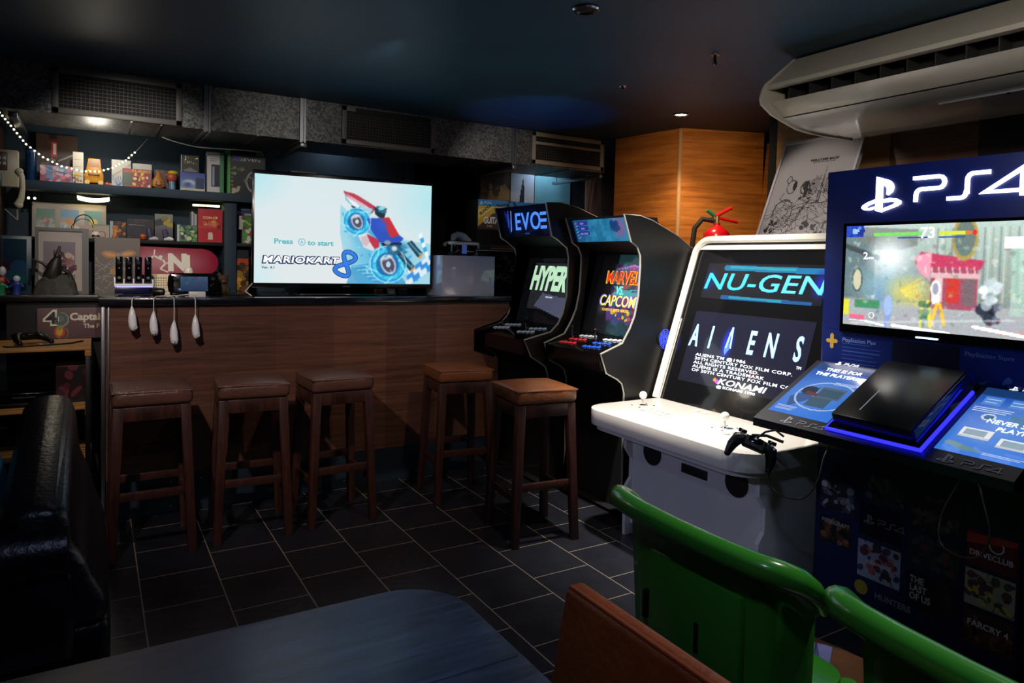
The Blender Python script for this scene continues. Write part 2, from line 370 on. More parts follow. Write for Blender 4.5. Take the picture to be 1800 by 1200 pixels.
# ================================================================ materials used throughout
def slate_floor():
    M = bpy.data.materials.new('slate_tiles'); M.use_nodes = True; nt = M.node_tree; N = nt.nodes; L = nt.links; b = N['Principled BSDF']
    tc = N.new('ShaderNodeTexCoord'); sp = N.new('ShaderNodeSeparateXYZ'); cb = N.new('ShaderNodeCombineXYZ')
    L.new(tc.outputs['Object'], sp.inputs[0])
    ax = N.new('ShaderNodeMath'); ax.operation = 'ADD'; ax.inputs[1].default_value = 12*0.313-0.0495; L.new(sp.outputs['Y'], ax.inputs[0])
    ay = N.new('ShaderNodeMath'); ay.operation = 'ADD'; ay.inputs[1].default_value = 20*0.3022-0.167; L.new(sp.outputs['X'], ay.inputs[0])
    L.new(ax.outputs[0], cb.inputs[0]); L.new(ay.outputs[0], cb.inputs[1])
    br = N.new('ShaderNodeTexBrick'); br.offset = 0.5; br.offset_frequency = 2; br.squash = 1
    br.inputs['Scale'].default_value = 1; br.inputs['Brick Width'].default_value = 0.313; br.inputs['Row Height'].default_value = 0.3022
    br.inputs['Mortar Size'].default_value = 0.0028; br.inputs['Mortar Smooth'].default_value = 0.1; br.inputs['Bias'].default_value = 0
    br.inputs['Color1'].default_value = (*lin('#1c1f28'), 1); br.inputs['Color2'].default_value = (*lin('#24262e'), 1); br.inputs['Mortar'].default_value = (*lin('#8e8579'), 1)
    L.new(cb.outputs[0], br.inputs['Vector'])
    n = N.new('ShaderNodeTexNoise'); n.inputs['Scale'].default_value = 6; n.inputs['Detail'].default_value = 8; L.new(tc.outputs['Object'], n.inputs['Vector'])
    r = N.new('ShaderNodeValToRGB'); r.color_ramp.elements[0].color = (.55, .55, .6, 1); r.color_ramp.elements[1].color = (1.3, 1.2, 1.15, 1); L.new(n.outputs[0], r.inputs[0])
    mx = N.new('ShaderNodeMixRGB'); mx.blend_type = 'MULTIPLY'; mx.inputs[0].default_value = 0.8; L.new(br.outputs[0], mx.inputs[1]); L.new(r.outputs[0], mx.inputs[2])
    L.new(mx.outputs[0], b.inputs['Base Color'])
    rr = N.new('ShaderNodeMapRange'); rr.inputs[3].default_value = 0.22; rr.inputs[4].default_value = 0.42; L.new(n.outputs[0], rr.inputs[0]); L.new(rr.outputs[0], b.inputs['Roughness'])
    n2 = N.new('ShaderNodeTexNoise'); n2.inputs['Scale'].default_value = 22; n2.inputs['Detail'].default_value = 6; L.new(tc.outputs['Object'], n2.inputs['Vector'])
    bp = N.new('ShaderNodeBump'); bp.inputs['Strength'].default_value = 0.25; bp.inputs['Distance'].default_value = 0.01; L.new(n2.outputs[0], bp.inputs['Height'])
    b2 = N.new('ShaderNodeBump'); b2.inputs['Strength'].default_value = 0.5; b2.inputs['Distance'].default_value = 0.003; b2.invert = True
    L.new(br.outputs['Fac'], b2.inputs['Height']); L.new(bp.outputs[0], b2.inputs['Normal']); L.new(b2.outputs[0], b.inputs['Normal'])
    return M
def galvanised():
    M = bpy.data.materials.new('galvanised_steel'); M.use_nodes = True; nt = M.node_tree; N = nt.nodes; L = nt.links; b = N['Principled BSDF']
    tc = N.new('ShaderNodeTexCoord'); v = N.new('ShaderNodeTexVoronoi'); v.inputs['Scale'].default_value = 90; L.new(tc.outputs['Object'], v.inputs['Vector'])
    r = N.new('ShaderNodeValToRGB'); r.color_ramp.elements[0].color = (*lin('#3e4044'), 1); r.color_ramp.elements[1].color = (*lin('#7d7c78'), 1)
    sp = N.new('ShaderNodeSeparateXYZ'); L.new(v.outputs['Color'], sp.inputs[0]); L.new(sp.outputs[0], r.inputs[0]); L.new(r.outputs[0], b.inputs['Base Color'])
    b.inputs['Metallic'].default_value = 0.55; b.inputs['Roughness'].default_value = 0.45
    return M
FLOOR = slate_floor(); GALV = galvanised()
NAVY = mat('navy_paint', '#1d3140', 0.7, var=.08, bump=.05, bscale=120)
CEIL = mat('dark_blue_ceiling_paint', '#24485f', 0.5, var=.12, vscale=3, bump=.06, bscale=14, spec=.35)
DARK = mat('dark_paint', '#0b0c10', 0.6, var=.1)
BLACKP = mat('black_plastic', '#0c0c0e', 0.35)
BLACKG = mat('black_gloss', '#08080a', 0.12, coat=.3)
BLACKM = mat('black_matte', '#0a0a0b', 0.7, var=.1)
WHITE = mat('white_laminate', '#d9d6d0', 0.3, var=.03)
WHITEP = mat('white_plastic', '#dcdcdc', 0.35)
CREAM = mat('cream_plastic', '#b9b096', 0.4)
CHROME = mat('chrome', '#c8c8cc', 0.15, metal=1)
STEEL = mat('brushed_steel', '#8f9094', 0.35, metal=1)
OAK = wood('honey_wood_veneer', '#8a4d1c', '#c47a33', .42, (0.7, 0.7, 13), coat=.1)
WALNUT = wood('brown_wood_panel', '#51301c', '#86583a', .5, (1, 0.6, 10))
PALEW = wood('pale_wood_panel', '#8e6a43', '#b58d5c', .5, (1, 0.6, 10))
BARW = wood('bar_laminate', '#4d2f26', '#7d5341', .42, (0.6, 1, 14), coat=.05, plank=('X', 'Z', 0.34, 2.0))
STOOLW = wood('dark_stained_wood', '#24120f', '#46271f', .38, (12, 12, 1.2), coat=.2)
SLATW = wood('pine_slats', '#8a5f2e', '#b98a4a', .5, (1, 14, 14))
TABLEW = wood('worn_dark_table_wood', '#0f141c', '#2d3542', .38, (1.6, 14, 14), coat=.12)
PINKW = mat('pink_brown_wall_paint', '#7c5f58', .7, var=.1)
TEAL = mat('teal_wall_paint', '#4f7f8e', .6, var=.1)
def leather(name, c, rough=.35, b=.25): return mat(name, c, rough, bump=b, bscale=70, var=.18, vscale=9, spec=.5)
LBROWN = leather('brown_leather', '#563830'); LBROWN_LIT = leather('lit_brown_leather', '#7d4a2b'); LBLACK = leather('black_leather', '#15161b', .32, .2)  # lighter brown: same seat leather with warm light put into the colour
LCHAIR = leather('chestnut_leather', '#8a3d14', .45)
GREEN = mat('green_plastic', '#3f9630', .22, coat=.3, var=.05)
PRINT = art_mat('printed_picture', 0, .4); PRINTG = art_mat('glossy_print', 0, .15, .4)
def glow(name, c, e): return mat(name, c, .5, emit=e)
def ink(c): return mat('ink_'+c.strip('#'), c, .5)
INKW = ink('#e6e6e6'); INKK = ink('#0a0a0a')

# ================================================================ the room
struct(MB().box(-1.5, 4.8, -1.6, 6.4, -0.05, 0).build('floor', FLOOR))
struct(MB().box(-1.5, 4.8, -1.6, 6.4, 2.40, 2.5).build('ceiling', CEIL))
struct(MB().box(-1.6, -1.5, -1.6, 6.4, 0, 2.4).build('wall_left', DARK))
struct(MB().box(-1.5, 4.8, -1.7, -1.6, 0, 2.4).build('wall_front', DARK))
struct(MB().box(-1.5, 2.13, 5.25, 5.35, 0, 2.4).build('wall_back', NAVY))
struct(MB().box(2.80, 3.36, 5.25, 5.35, 0, 2.4).build('wall_back_posters', DARK))
struct(MB().box(3.36, 3.745, 5.25, 5.35, 0, 2.4).build('wall_back_teal', TEAL))
struct(MB().box(3.93, 4.8, 5.25, 5.35, 0, 2.4).build('wall_back_pink', PINKW))
struct(MB().box(-1.5, 4.8, 6.3, 6.4, 0, 2.4).build('wall_passage', mat('black_curtain', '#050507', .9)))
struct(MB().box(3.745, 3.93, 5.27, 5.31, 0, 2.4).build('door_1', mat('dark_blue_door', '#0a1420', .6)))
struct(MB().box(2.13, 2.20, 5.22, 5.36, 0, 2.4, .004).build('trim_1', NAVY))
struct(MB().box(4.7, 4.8, -1.6, 6.3, 0, 2.4).build('wall_recess', DARK))
# wood panelled column and slanted boards
col_fp = [(3.64, 3.75), (4.26, 3.525), (4.66, 3.95), (4.66, 4.5), (3.57, 4.40)]
struct(MB().prism(col_fp, 'z', 0, 2.4).build('wall_column', OAK))
struct(MB().box(-.011, .011, -.011, .011, 0, 2.395, .003).build('trim_2', mat('pale_corner_bead', '#b38a5c', .4))).location = (3.636, 3.747, 0)
def board(x0, y0, x1, y1, i):
    lean = Matrix(((1, 0, .10, 0), (0, 1, 0.02, 0), (0, 0, 1, 0), (0, 0, 0, 1)))
    d = Vector((x1-x0, y1-y0, 0)).normalized(); n = Vector((-d.y, d.x, 0))*.02
    b = MB().prism([(x0, y0), (x1, y1), (x1+n.x, y1+n.y), (x0+n.x, y0+n.y)], 'z', 0, 2.33)
    for v in b.bm.verts: v.co.x += .10*(v.co.z-2.2); v.co.y += .0*(v.co.z-2.2)
    struct(b.build('wall_board_%d' % i, OAK))
for i, (s0, s1) in enumerate([(0.0, .075), (.088, .15), (.163, .34)]):
    p = Vector((4.285, 3.515)); d = Vector((.94, -.34))
    board(*(p+d*s0), *(p+d*s1), i+1)
# right wall: pale panel, brown panel, dark panel
struct(MB().box(3.60, 3.68, 2.165, 2.88, 0, 2.4).build('wall_right', PALEW))
struct(MB().box(3.60, 3.68, 1.735, 2.165, 0, 2.4).build('wall_right_brown', WALNUT))
struct(MB().box(3.60, 3.68, -1.6, 1.735, 0, 2.4).build('wall_right_dark', mat('dark_red_brown_panel', '#23120e', .5, var=.2)))
struct(MB().box(3.60, 4.7, 2.88, 2.94, 0, 2.4).build('wall_return', DARK))

# ================================================================ bar
bar = thing('bar_counter', 'long bar with brown wood laminate front behind the five bar stools', 'bar counter', (0.05, 4.15, 0))
MB().prism([(0, .21), (2.34, .21), (2.34, .74), (2.15, .80), (2.15, .945), (2.34, 1.0), (2.42, 1.07), (2.42, 1.128), (0, 1.128)], 'y', 0, .02).build('front_panel', BARW, bar)
MB().box(0.0, 2.13, .02, .55, .02, 1.127).build('carcass', DARK, bar)
struct(MB().box(2.19, 3.30, 4.27, 4.70, 0, 1.128).build('side_cabinet', DARK))  # unseen cabinet continuing the bar, added under the worktop
MB().box(0.0, 2.36, .004, .02, 0, .21).build('skirting_board', mat('slate_blue_skirting', '#1c2b38', .5, var=.15), bar)
b = MB().box(-.018, .004, -.012, .02, .05, 1.128, .004).box(.012, .022, -.008, .004, .21, 1.128, .002)
o = b.build('corner_trim', STEEL, bar); o['label'] = 'shiny metal corner strip'
for x in (.31, .46, .615, 1.0, 1.27, 1.75):
    for z in (.168, .035): MB().ell((x, .003, z), (.005, .003, .005), 8).build('screw', CHROME, bar)
ct = MB().prism([(.02, 4.118), (2.47, 4.118), (2.47, 4.255), (3.30, 4.255), (3.30, 4.72), (.02, 4.72)], 'z', 1.13, 1.168, .005).build('bar_worktop', mat('dark_marble', '#15181f', .18, var=.6, vscale=14, coat=.3))
tag(ct, 'dark polished stone worktop along the top of the bar', 'worktop')

# ================================================================ duct above the bar
duct = thing('air_duct', 'galvanised steel air duct with three grilles along the ceiling', 'air duct', (0, 4.5, 2.14))
DX0, DX1 = -.42, 3.545
secs = [(-.42, .575), (.575, 1.13), (1.13, 2.68), (2.68, 3.545)]
for x0, x1 in secs:
    b = MB().box(x0+.002, x1-.002, .0, .5, 0, .258); b.build('duct_section', GALV, duct)
for x in (.575, 1.13, 2.68):
    b = MB().box(x-.018, x-.006, -.018, .515, -.016, .258).box(x+.006, x+.018, -.018, .515, -.016, .258).box(x-.004, x+.004, -.012, .51, -.01, .258)
    b.build('flange', STEEL, duct)
for x in (.18, .33, .86, 1.62, 2.35, 3.2): MB().box(x, x+.008, 0, .5, -.004, .002).build('seam', STEEL, duct)
for x, x2 in ((-.36, -.27), (1.135, 1.135), (2.69, 2.69), (3.5, 3.5)):
    b = MB().box(x-.02, x+.02, -.02, .66, -.045, -.018, .003).cyl((x, .62, -.03), (x, .62, .26), .005, n=8)
    b.build('support_channel', STEEL, duct)
VENTG = mat('grille_grey', '#6a6660', .5, metal=.2)
def vent(x0, x1, z0, z1, label, gap=None, missing=False, vm=VENTG):
    f = MB(); w = .032
    zt = z1
    f.box(x0, x1, -.016, 0, z0, z0+w, .003).box(x0, x0+w, -.016, 0, z0, zt, .003).box(x1-w, x1, -.016, 0, z0, zt if not missing else zt-.05, .003)
    if not missing: f.box(x0, x1, -.016, 0, zt-w, zt, .003)
    else: f.box(x0, x0+.09, -.016, 0, zt-w, zt, .003)
    if gap: f.box(x0+w, x1-w, -.014, 0, gap-.01, gap+.012, .002)
    fr = f.build('grille', vm, duct); fr['label'] = label
    MB().box(x0+w, x1-w, -.004, -.0005, z0+w, zt-(w if not missing else .004)).build('grille_opening', BLACKM, fr)
    s = MB(); n = 9
    for i in range(1, n):
        z = z0+w+(zt-z0-2*w)*i/n
        s.box(x0+w, x1-w, -.012, -.008, z-.0016, z+.0016)
    k = int((x1-x0)/.022)
    for i in range(1, k):
        x = x0+w+(x1-x0-2*w)*i/k; s.box(x-.0012, x+.0012, -.009, -.006, z0+w, zt-w-(.0 if not missing else .02))
    s.build('grille_bars', mat('grille_bar_grey', '#4a4844', .5, metal=.2), fr)
vent(-.19, .44, -.004+.005, .245, 'wide grille with dark mesh')
vent(1.38, 2.04, .006, .250, 'grille with its top rail broken away', missing=True)
vent(2.84, 3.52, .012, .252, 'beige grille with a bar across', gap=.17, vm=mat('grille_beige', '#9a8a74', .5))
# ================================================================ bar stools
def make_stool(name, label, cat, leatherm):
    t = thing(name, label, cat, group='leather bar stools along the bar')
    b = MB().box(-.168, .168, -.168, .168, .70, .772, .022, 3)
    for v in b.bm.verts:
        if v.co.z > .76: v.co.z += .018*max(0, 1-(v.co.x/.17)**2)*max(0, 1-(v.co.y/.17)**2)
    bmesh.ops.subdivide_edges(b.bm, edges=[e for e in b.bm.edges if e.calc_length() > .2], cuts=5, use_grid_fill=True)
    for v in b.bm.verts:
        if v.co.z > .76: v.co.z = .772+.02*max(0, 1-(v.co.x/.165)**2)**.6*max(0, 1-(v.co.y/.165)**2)**.6
        elif v.co.z < .76 and v.co.z > .71: v.co.x += .0025*math.sin(60*v.co.y+v.co.z*40); v.co.y += .0025*math.sin(55*v.co.x)
    st = b.build('seat', leatherm, t, 60)
    MB().tube([(-.166, -.166, .767), (.166, -.166, .767), (.166, .166, .767), (-.166, .166, .767)], .0045, 6, True).build('piping', leatherm, st)
    for s in (-1, 1):
        MB().box(-.135, .135, s*.148-.011, s*.148+.011, .635, .70, .003).build('apron', STOOLW, t)
        MB().box(s*.148-.011, s*.148+.011, -.135, .135, .635, .70, .003).build('apron', STOOLW, t)
    for sx in (-1, 1):
        for sy in (-1, 1):
            b = MB().box(-.022, .022, -.022, .022, 0, .70, .003)
            for v in b.bm.verts:
                k = v.co.z/.70; v.co.x = v.co.x*(.85+.15*k)+sx*(.168-.03*k); v.co.y = v.co.y*(.85+.15*k)+sy*(.168-.03*k)
            b.build('leg', STOOLW, t)
    def bar_(p, q, z):
        d = Vector(q)-Vector(p); w = .011
        b = MB()
        if abs(d.x) > abs(d.y): b.box(p[0], q[0], p[1]-w, p[1]+w, z-.019, z+.019, .003)
        else: b.box(p[0]-w, p[0]+w, p[1], q[1], z-.019, z+.019, .003)
        b.build('stretcher', STOOLW, t)
    r = .155
    bar_((-.14, -r), (.14, -r), .29); bar_((-.14, r), (.14, r), .29); bar_((-r, -.14), (-r, .14), .23); bar_((r, -.14), (r, .14), .23)
    return t
s1 = make_stool('bar_stool', 'brown leather bar stool at the left end of the bar, nearest the sofa', 'bar stool', LBROWN)
s1.location = (.235, 3.74, 0)
again(s1, (.69, 3.73, 0), math.radians(-4), 'brown leather bar stool second from the left, below the hanging white controllers')
again(s1, (1.125, 3.74, 0), math.radians(2), 'brown leather bar stool in front of the television, third from the left')
s4 = make_stool('bar_stool', 'warm-lit brown leather bar stool close to the bar beside the first black arcade cabinet', 'bar stool', LBROWN_LIT)
s4.location = (1.875, 3.74, 0); s4.rotation_euler.z = math.radians(-7)
again(s4, (1.955, 3.02, 0), math.radians(-6), 'warm-lit brown leather bar stool standing out in the room in front of the black arcade cabinets')

# ================================================================ arcade cabinets
def joystick(parent, x, y, z, ballm, tilt=0, r=.017):
    b = MB().cyl((x, y, z), (x, y, z+.045), .005, n=8).lathe((x, y, z), [(.019, 0), (.019, .003), (.008, .007)], 14)
    j = b.build('joystick', CHROME, parent); MB().ell((x, y, z+.055), r, 14).build('joystick_ball', ballm, j); return j
def button(parent, x, y, z, m, slope=0):
    b = MB().lathe((0, 0, 0), [(0, .001), (.0135, .001), (.0155, .003), (.0135, .006), (.012, .005), (0, .0085)], 14)
    o = b.build('button', m, parent); o.location = (x, y, z); o.rotation_euler = (0, -slope, 0); return o
TMOLD = mat('silver_edge_moulding', '#b9b7b0', .25, metal=.3)
CABSIDE = mat('cabinet_black_laminate', '#0d0d0e', .38, var=.12, vscale=3)
def black_cab(label, y0, y1, prof, px, scrx, marq, scr, btn, name='arcade_cabinet'):
    """prof: (x,z) outline of a side panel, px: index of control panel corner; parts in room metres"""
    t = thing(name, label, 'arcade cabinet', (prof[0][0], y0, 0)); O = W(t)
    for ya, yb in ((y0, y0+.02), (y1-.02, y1)):
        MB().prism(prof, 'y', ya, yb).build('side_panel', CABSIDE, t, off=O)
        e = [(x-.001, (ya+yb)/2, z) for x, z in prof[:px+6]][::-1]
        e = [((prof[-1][0]+prof[-2][0])/2, (ya+yb)/2, (prof[-1][1]+prof[-2][1])/2)] + [(x, (ya+yb)/2, z) for x, z in [prof[-1]]+prof[:px+6]]
        ee = [(x, (ya+yb)/2, z) for x, z in prof[-4:]+prof[:px+6]]
        b = MB().tube(ee, .0065, 6)
        b.build('edge_moulding', TMOLD, t, off=O)
    a, c = y0+.02, y1-.02
    (tx, tz), (mx, mz) = prof[0], prof[1]
    # marquee box and its lit face
    MB().prism([(tx+.03, tz-.006), (mx+.03, mz+.004), (mx+.25, mz+.004), (tx+.25, tz-.004)], 'y', a, c).build('marquee_box', BLACKM, t, off=O)
    up = Vector((tx-mx, 0, tz-mz)).normalized(); L = math.hypot(tx-mx, tz-mz)
    marq(t, Vector((mx+.026, (a+c)/2, mz+.004))-Vector(O), up, c-a-.004, L-.012)
    # speaker panel under the marquee, bezel, control panel, front
    cx, cz = prof[px]; bx, bz_ = prof[px-1]
    b = MB().prism([(mx+.03, mz+.003), (scrx[0], scrx[1]), (scrx[0]+.02, scrx[1]), (mx+.06, mz+.003)], 'y', a, c); b.build('speaker_panel', BLACKM, t, off=O)
    b = MB().prism([(scrx[0], scrx[1]), (scrx[2], scrx[3]), (scrx[2]+.02, scrx[3]-.005), (scrx[0]+.02, scrx[1])], 'y', a, c); b.build('screen_bezel', BLACKG, t, off=O)
    up = Vector((scrx[0]-scrx[2], 0, scrx[1]-scrx[3])).normalized(); L = math.hypot(scrx[0]-scrx[2], scrx[1]-scrx[3])
    scr(t, Vector((scrx[2]-.004, (a+c)/2, scrx[3]))-Vector(O), up, c-a, L)
    pz = cz-.003; dz = .045; pw = scrx[2]-cx
    cp = MB().prism([(cx+.004, pz), (cx+.004, pz-.09), (scrx[2]+.02, pz-.09), (scrx[2]+.02, scrx[3]), (scrx[2], scrx[3])], 'y', a, c).build('control_panel', BLACKG, t, off=O)
    sl = math.atan2(scrx[3]-pz, pw)
    def on_panel(k): return cx+.004+pw*k, pz+(scrx[3]-pz)*k
    btn(cp, on_panel, y0, y1, O, sl)
    f = prof[px+1:px+6]
    MB().prism([(cx+.03, pz-.09)]+[(x+.03, z) for x, z in f if z > .02]+[(f[-1][0]+.03, .02), (f[-1][0]+.05, .02), (f[-1][0]+.05, pz-.09)], 'y', a, c).build('front_panel', BLACKM, t, off=O)
    bk = prof[px+6:]
    MB().prism([(x-.012 if x > 3 else x, z-.004) for x, z in prof[px+7:]+[prof[0]]]+[(prof[0][0]+.2, prof[0][1]-.06), (bk[1][0]-.03, bk[1][1]-.1), (bk[0][0]-.03, .02), (bk[0][0]-.012, .02)], 'y', a, c).build('back_panel', BLACKM, t, off=O)
    return t
P2 = [(2.487, 1.678), (2.542, 1.532), (2.585, 1.508), (2.612, 1.455), (2.615, 1.40), (2.608, 1.232), (2.585, 1.12), (2.553, 1.05), (2.50, .968), (2.352, .916),
      (2.395, .811), (2.47, .775), (2.506, .747), (2.524, .69), (2.53, .05), (2.53, 0.0), (3.24, 0.0), (3.24, 1.32), (3.01, 1.503), (2.885, 1.574), (2.69, 1.652), (2.60, 1.674)]
P1 = [(2.372, 1.772), (2.422, 1.570), (2.47, 1.545), (2.535, 1.500), (2.553, 1.44), (2.546, 1.20), (2.52, 1.09), (2.484, 1.025), (2.43, .975), (2.238, .932),
      (2.29, .83), (2.36, .79), (2.40, .76), (2.42, .70), (2.43, .05), (2.43, 0.0), (3.18, 0.0), (3.18, 1.42), (2.96, 1.60), (2.80, 1.69), (2.60, 1.755), (2.48, 1.774)]
SCR = art_mat('screen_picture', 1.0, .12, .5); SCRB = art_mat('bright_screen_picture', 1.6, .12, .5)
def gl(c, e=1.0): return glow('lit_%s_%d' % (c.strip('#'), int(e*10)), c, e)
XD = (0, -1, 0)
def marq1(t, p, up, w, h):
    A = Art(w, h, 60, '#030512')
    A.ell(A.asp*.5, .5, A.asp*.48, .5, '#07124a', soft=.8, a=.9); A.rect(A.asp-.18, 0, A.asp, 1, '#0f5a62', .7); A.rect(A.asp-.28, 0, A.asp-.16, .3, '#3a1a44', .6)
    for i in range(7): A.line([(.28+.03*i, .9-.02*i), (.40+.05*i, .12+.02*i)], .02, '#2434a0', .8)
    A.line([(.52, .2), (.72, .88)], .05, '#6f94e0'); A.line([(.40, .35), (.52, .9)], .04, '#3a59c0')
    A.blobs(5, ['#5a1a14', '#4a1030'], .04, .09, 3, (.3, .3, .9, .6), .5)
    m_ = A.build('marquee', SCR, t, frame_at(p, XD, up))
    text('lettering', 'EVO', h*.56, gl('#4f8df0', 1.0), m_, Matrix.Translation((.014, -.001, h*.24)), bold=.012, shear=.22, sx=.98, space=1.12)
    b = []
    for z in (.24, .46, .68): b.append([(.155+.04*z, h*z), (.225+.04*z, h*z), (.233+.04*z, h*z+.020), (.163+.04*z, h*z+.020)])
    flat('lettering', b, gl('#4f8df0', 1.0), m_, Matrix())
    text('small_lettering', 'SYSTEM', .008, gl('#3a4f90', .8), m_, Matrix.Translation((0, -.001, h*.08)), sx=1.3)
def scr1(t, p, up, w, h):
    A = Art(w, h, 72, '#08090c')
    A.rect(.16*A.asp, .18, A.asp, .80, '#24252a').noise(.012, 4, 1)
    A.poly([(.3*A.asp, .22), (A.asp, .06), (A.asp, .34), (.42*A.asp, .4)], '#4b4e63'); A.rect(.3*A.asp, .82, .7*A.asp, .92, '#15181b')  # lavender trapezoid is a reflection painted into the screen picture
    s = A.build('screen', SCR, t, frame_at(p, XD, up))
    text('lettering', 'HYPER', h*.30, gl('#bfe8c4', .95), s, Matrix.Translation((-.222, -.001, h*.45)), 'LEFT', bold=.04, shear=.10, sx=.64, space=.98)
    text('small_lettering', 'PRESS START', .010, gl('#c9d4e8', .9), s, Matrix.Translation((.04, -.001, h*.34)))
def btn1(cp, P, y0, y1, O, sl):
    m = mat('pale_blue_button', '#a8b2c6', .25, emit=.12); yc = (y0+y1)/2
    for s, ys in ((1, y1-.075), (-1, yc-.06)):
        for k in range(4):
            for r in range(2):
                x, z = P(.36+.26*r+.035*k); button(cp, x-O[0], ys-.036*k-.012*r-O[1], z-O[2], m, sl)
        x, z = P(.62); joystick(cp, x-O[0], ys+.052-O[1], z-O[2], BLACKG)
def marq2(t, p, up, w, h):
    A = Art(w, h, 48, '#1c6f9c').grad('#12507c', '#2f8ab0', x=True)
    A.rect(0, 0, .1, 1, '#0a1530'); A.blobs(40, ['#2b9ac0', '#175a88', '#2f86b8', '#3aa0b4'], .06, .2, 4, (.2, 0, .8, 1), .35)
    A.ell(A.asp*.82, .6, .55, .6, '#8a5a8c', soft=.6, a=.8); A.blobs(10, ['#143c74', '#1a4a80'], .08, .16, 9, (.7, .3, .82, .8), .8)
    for i in range(6): A.line([(.2, .15+.13*i), (.4, .22+.13*i)], .04, '#6f86d0')
    m_ = A.build('marquee', SCR, t, frame_at(p, XD, up))
    b = [[(-w/2+.05, h*k), (-w/2+.155, h*k), (-w/2+.155, h*(k+.17)), (-w/2+.05, h*(k+.17))] for k in (.30, .52, .74)]
    flat('emblem', b, gl('#27348c', .8), m_, Matrix(), .001)
    for k, sx_ in ((.33, 1.25), (.55, 1.0), (.77, 1.0)): text('lettering', 'ARCADE' if k < .5 else 'PLAY', .011, gl('#8f9de0', .9), m_, Matrix.Translation((-w/2+.10, -.0012, h*k)), sx=sx_)
def scr2(t, p, up, w, h):
    A = Art(w, h, 96, '#050507'); a = A.asp
    A.rect(.42*a, 0, 1.0*a, 1, '#0c1416').rect(.42*a, .86, a, 1, '#173436').rect(.42*a, 0, a, .16, '#0d2422')
    A.rect(.38*a, .16, a, .86, '#2a1640'); A.blobs(60, ['#5a2a78', '#8a2430', '#2a3c80', '#1c6a6a', '#b03428', '#5c1d50'], .03, .09, 8, (.40, .18, 1, .82), .8)
    for i in range(9): A.line([(.7*a, .86), ((.42+.07*i)*a, .80)], .008, '#b46ad0')
    A.poly([(.45*a, .68), (.99*a, .74), (.99*a, .80), (.45*a, .76)], '#8a1c1c', .8)
    A.poly([(.40*a, .50), (.62*a, .46), (.99*a, .51), (.70*a, .54), (.99*a, .58), (.62*a, .55), (.40*a, .60), (.50*a, .54)], '#3aa0a8')
    A.blobs(14, ['#d8b832', '#c03a2a'], .012, .03, 5, (.42, .19, .95, .30))
    s = A.build('screen', SCR, t, frame_at(p, XD, up)); cx = .022
    text('lettering', 'MARVEL', h*.155, gl('#f0c23a', 1.0), s, Matrix.Translation((cx, -.0008, h*.625)), bold=.022, shear=-.05, sx=.74)
    text('lettering', 'MARVEL', h*.145, gl('#d43420', 1.0), s, Matrix.Translation((cx, -.0020, h*.630)), bold=.004, shear=-.05, sx=.75)
    text('lettering', 'VS.', h*.10, gl('#62d0c0', 1.0), s, Matrix.Translation((cx, -.0008, h*.495)), bold=.012, sx=.8); 
    text('lettering', 'CAPCOM', h*.140, gl('#5a4ab8', 1.0), s, Matrix.Translation((cx-.005, -.0008, h*.345)), bold=.024, shear=.08, sx=.82)
    text('lettering', 'CAPCOM', h*.130, gl('#e8e05a', 1.0), s, Matrix.Translation((cx-.005, -.0020, h*.350)), bold=.004, shear=.08, sx=.83)
    text('small_lettering', 'CLASH OF SUPER HEROES', h*.034, gl('#e0b050', .9), s, Matrix.Translation((cx-.01, -.0008, h*.285)), sx=.85)
def btn2(cp, P, y0, y1, O, sl):
    for cn, c, ys in (('red_button', '#c0222a', y1-.10), ('blue_button', '#2050c0', y0+.24)):
        m = mat(cn, c, .25, emit=.1); wm = mat('white_button', '#c8ccd4', .25, emit=.1)
        for k in range(4):
            for r in range(3):
                x, z = P(.22+.24*r+.02*k); button(cp, x-O[0], ys-.036*k-.01*r-O[1], z-O[2], wm if r == 2 else m, sl)
        x, z = P(.62); joystick(cp, x-O[0], ys+.05-O[1], z-O[2], BLACKG, r=.014)
cab1 = black_cab('black upright arcade cabinet with blue marquee and HYPER on its screen, beside the bar', 3.565, 4.215, P1, 9, (2.68, 1.50, 2.56, 1.00), marq1, scr1, btn1)
cab2 = black_cab('black upright arcade cabinet with MARVEL VS CAPCOM on its screen, beside the white cabinet', 2.965, 3.535, P2, 9, (2.74, 1.47, 2.63, .985), marq2, scr2, btn2)
# blue reflection on the second cabinet's side, built as a glowing disc
refl = thing('light_reflection', 'round blue reflection, built glowing, on the side of the black arcade cabinet', 'light', (2.80, 2.9545, .985))
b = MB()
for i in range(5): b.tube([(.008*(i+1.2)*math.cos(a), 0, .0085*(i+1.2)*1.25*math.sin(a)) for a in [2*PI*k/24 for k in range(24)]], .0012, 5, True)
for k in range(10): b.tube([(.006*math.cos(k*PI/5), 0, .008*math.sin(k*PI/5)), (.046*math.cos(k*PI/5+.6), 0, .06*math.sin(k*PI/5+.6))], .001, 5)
b.build('reflection_rings', glow('blue_reflection', '#3a52ff', 1.3), refl)
MB().cyl((0, .009, 0), (0, .003, 0), .048, n=24).build('black_housing', BLACKM, refl)

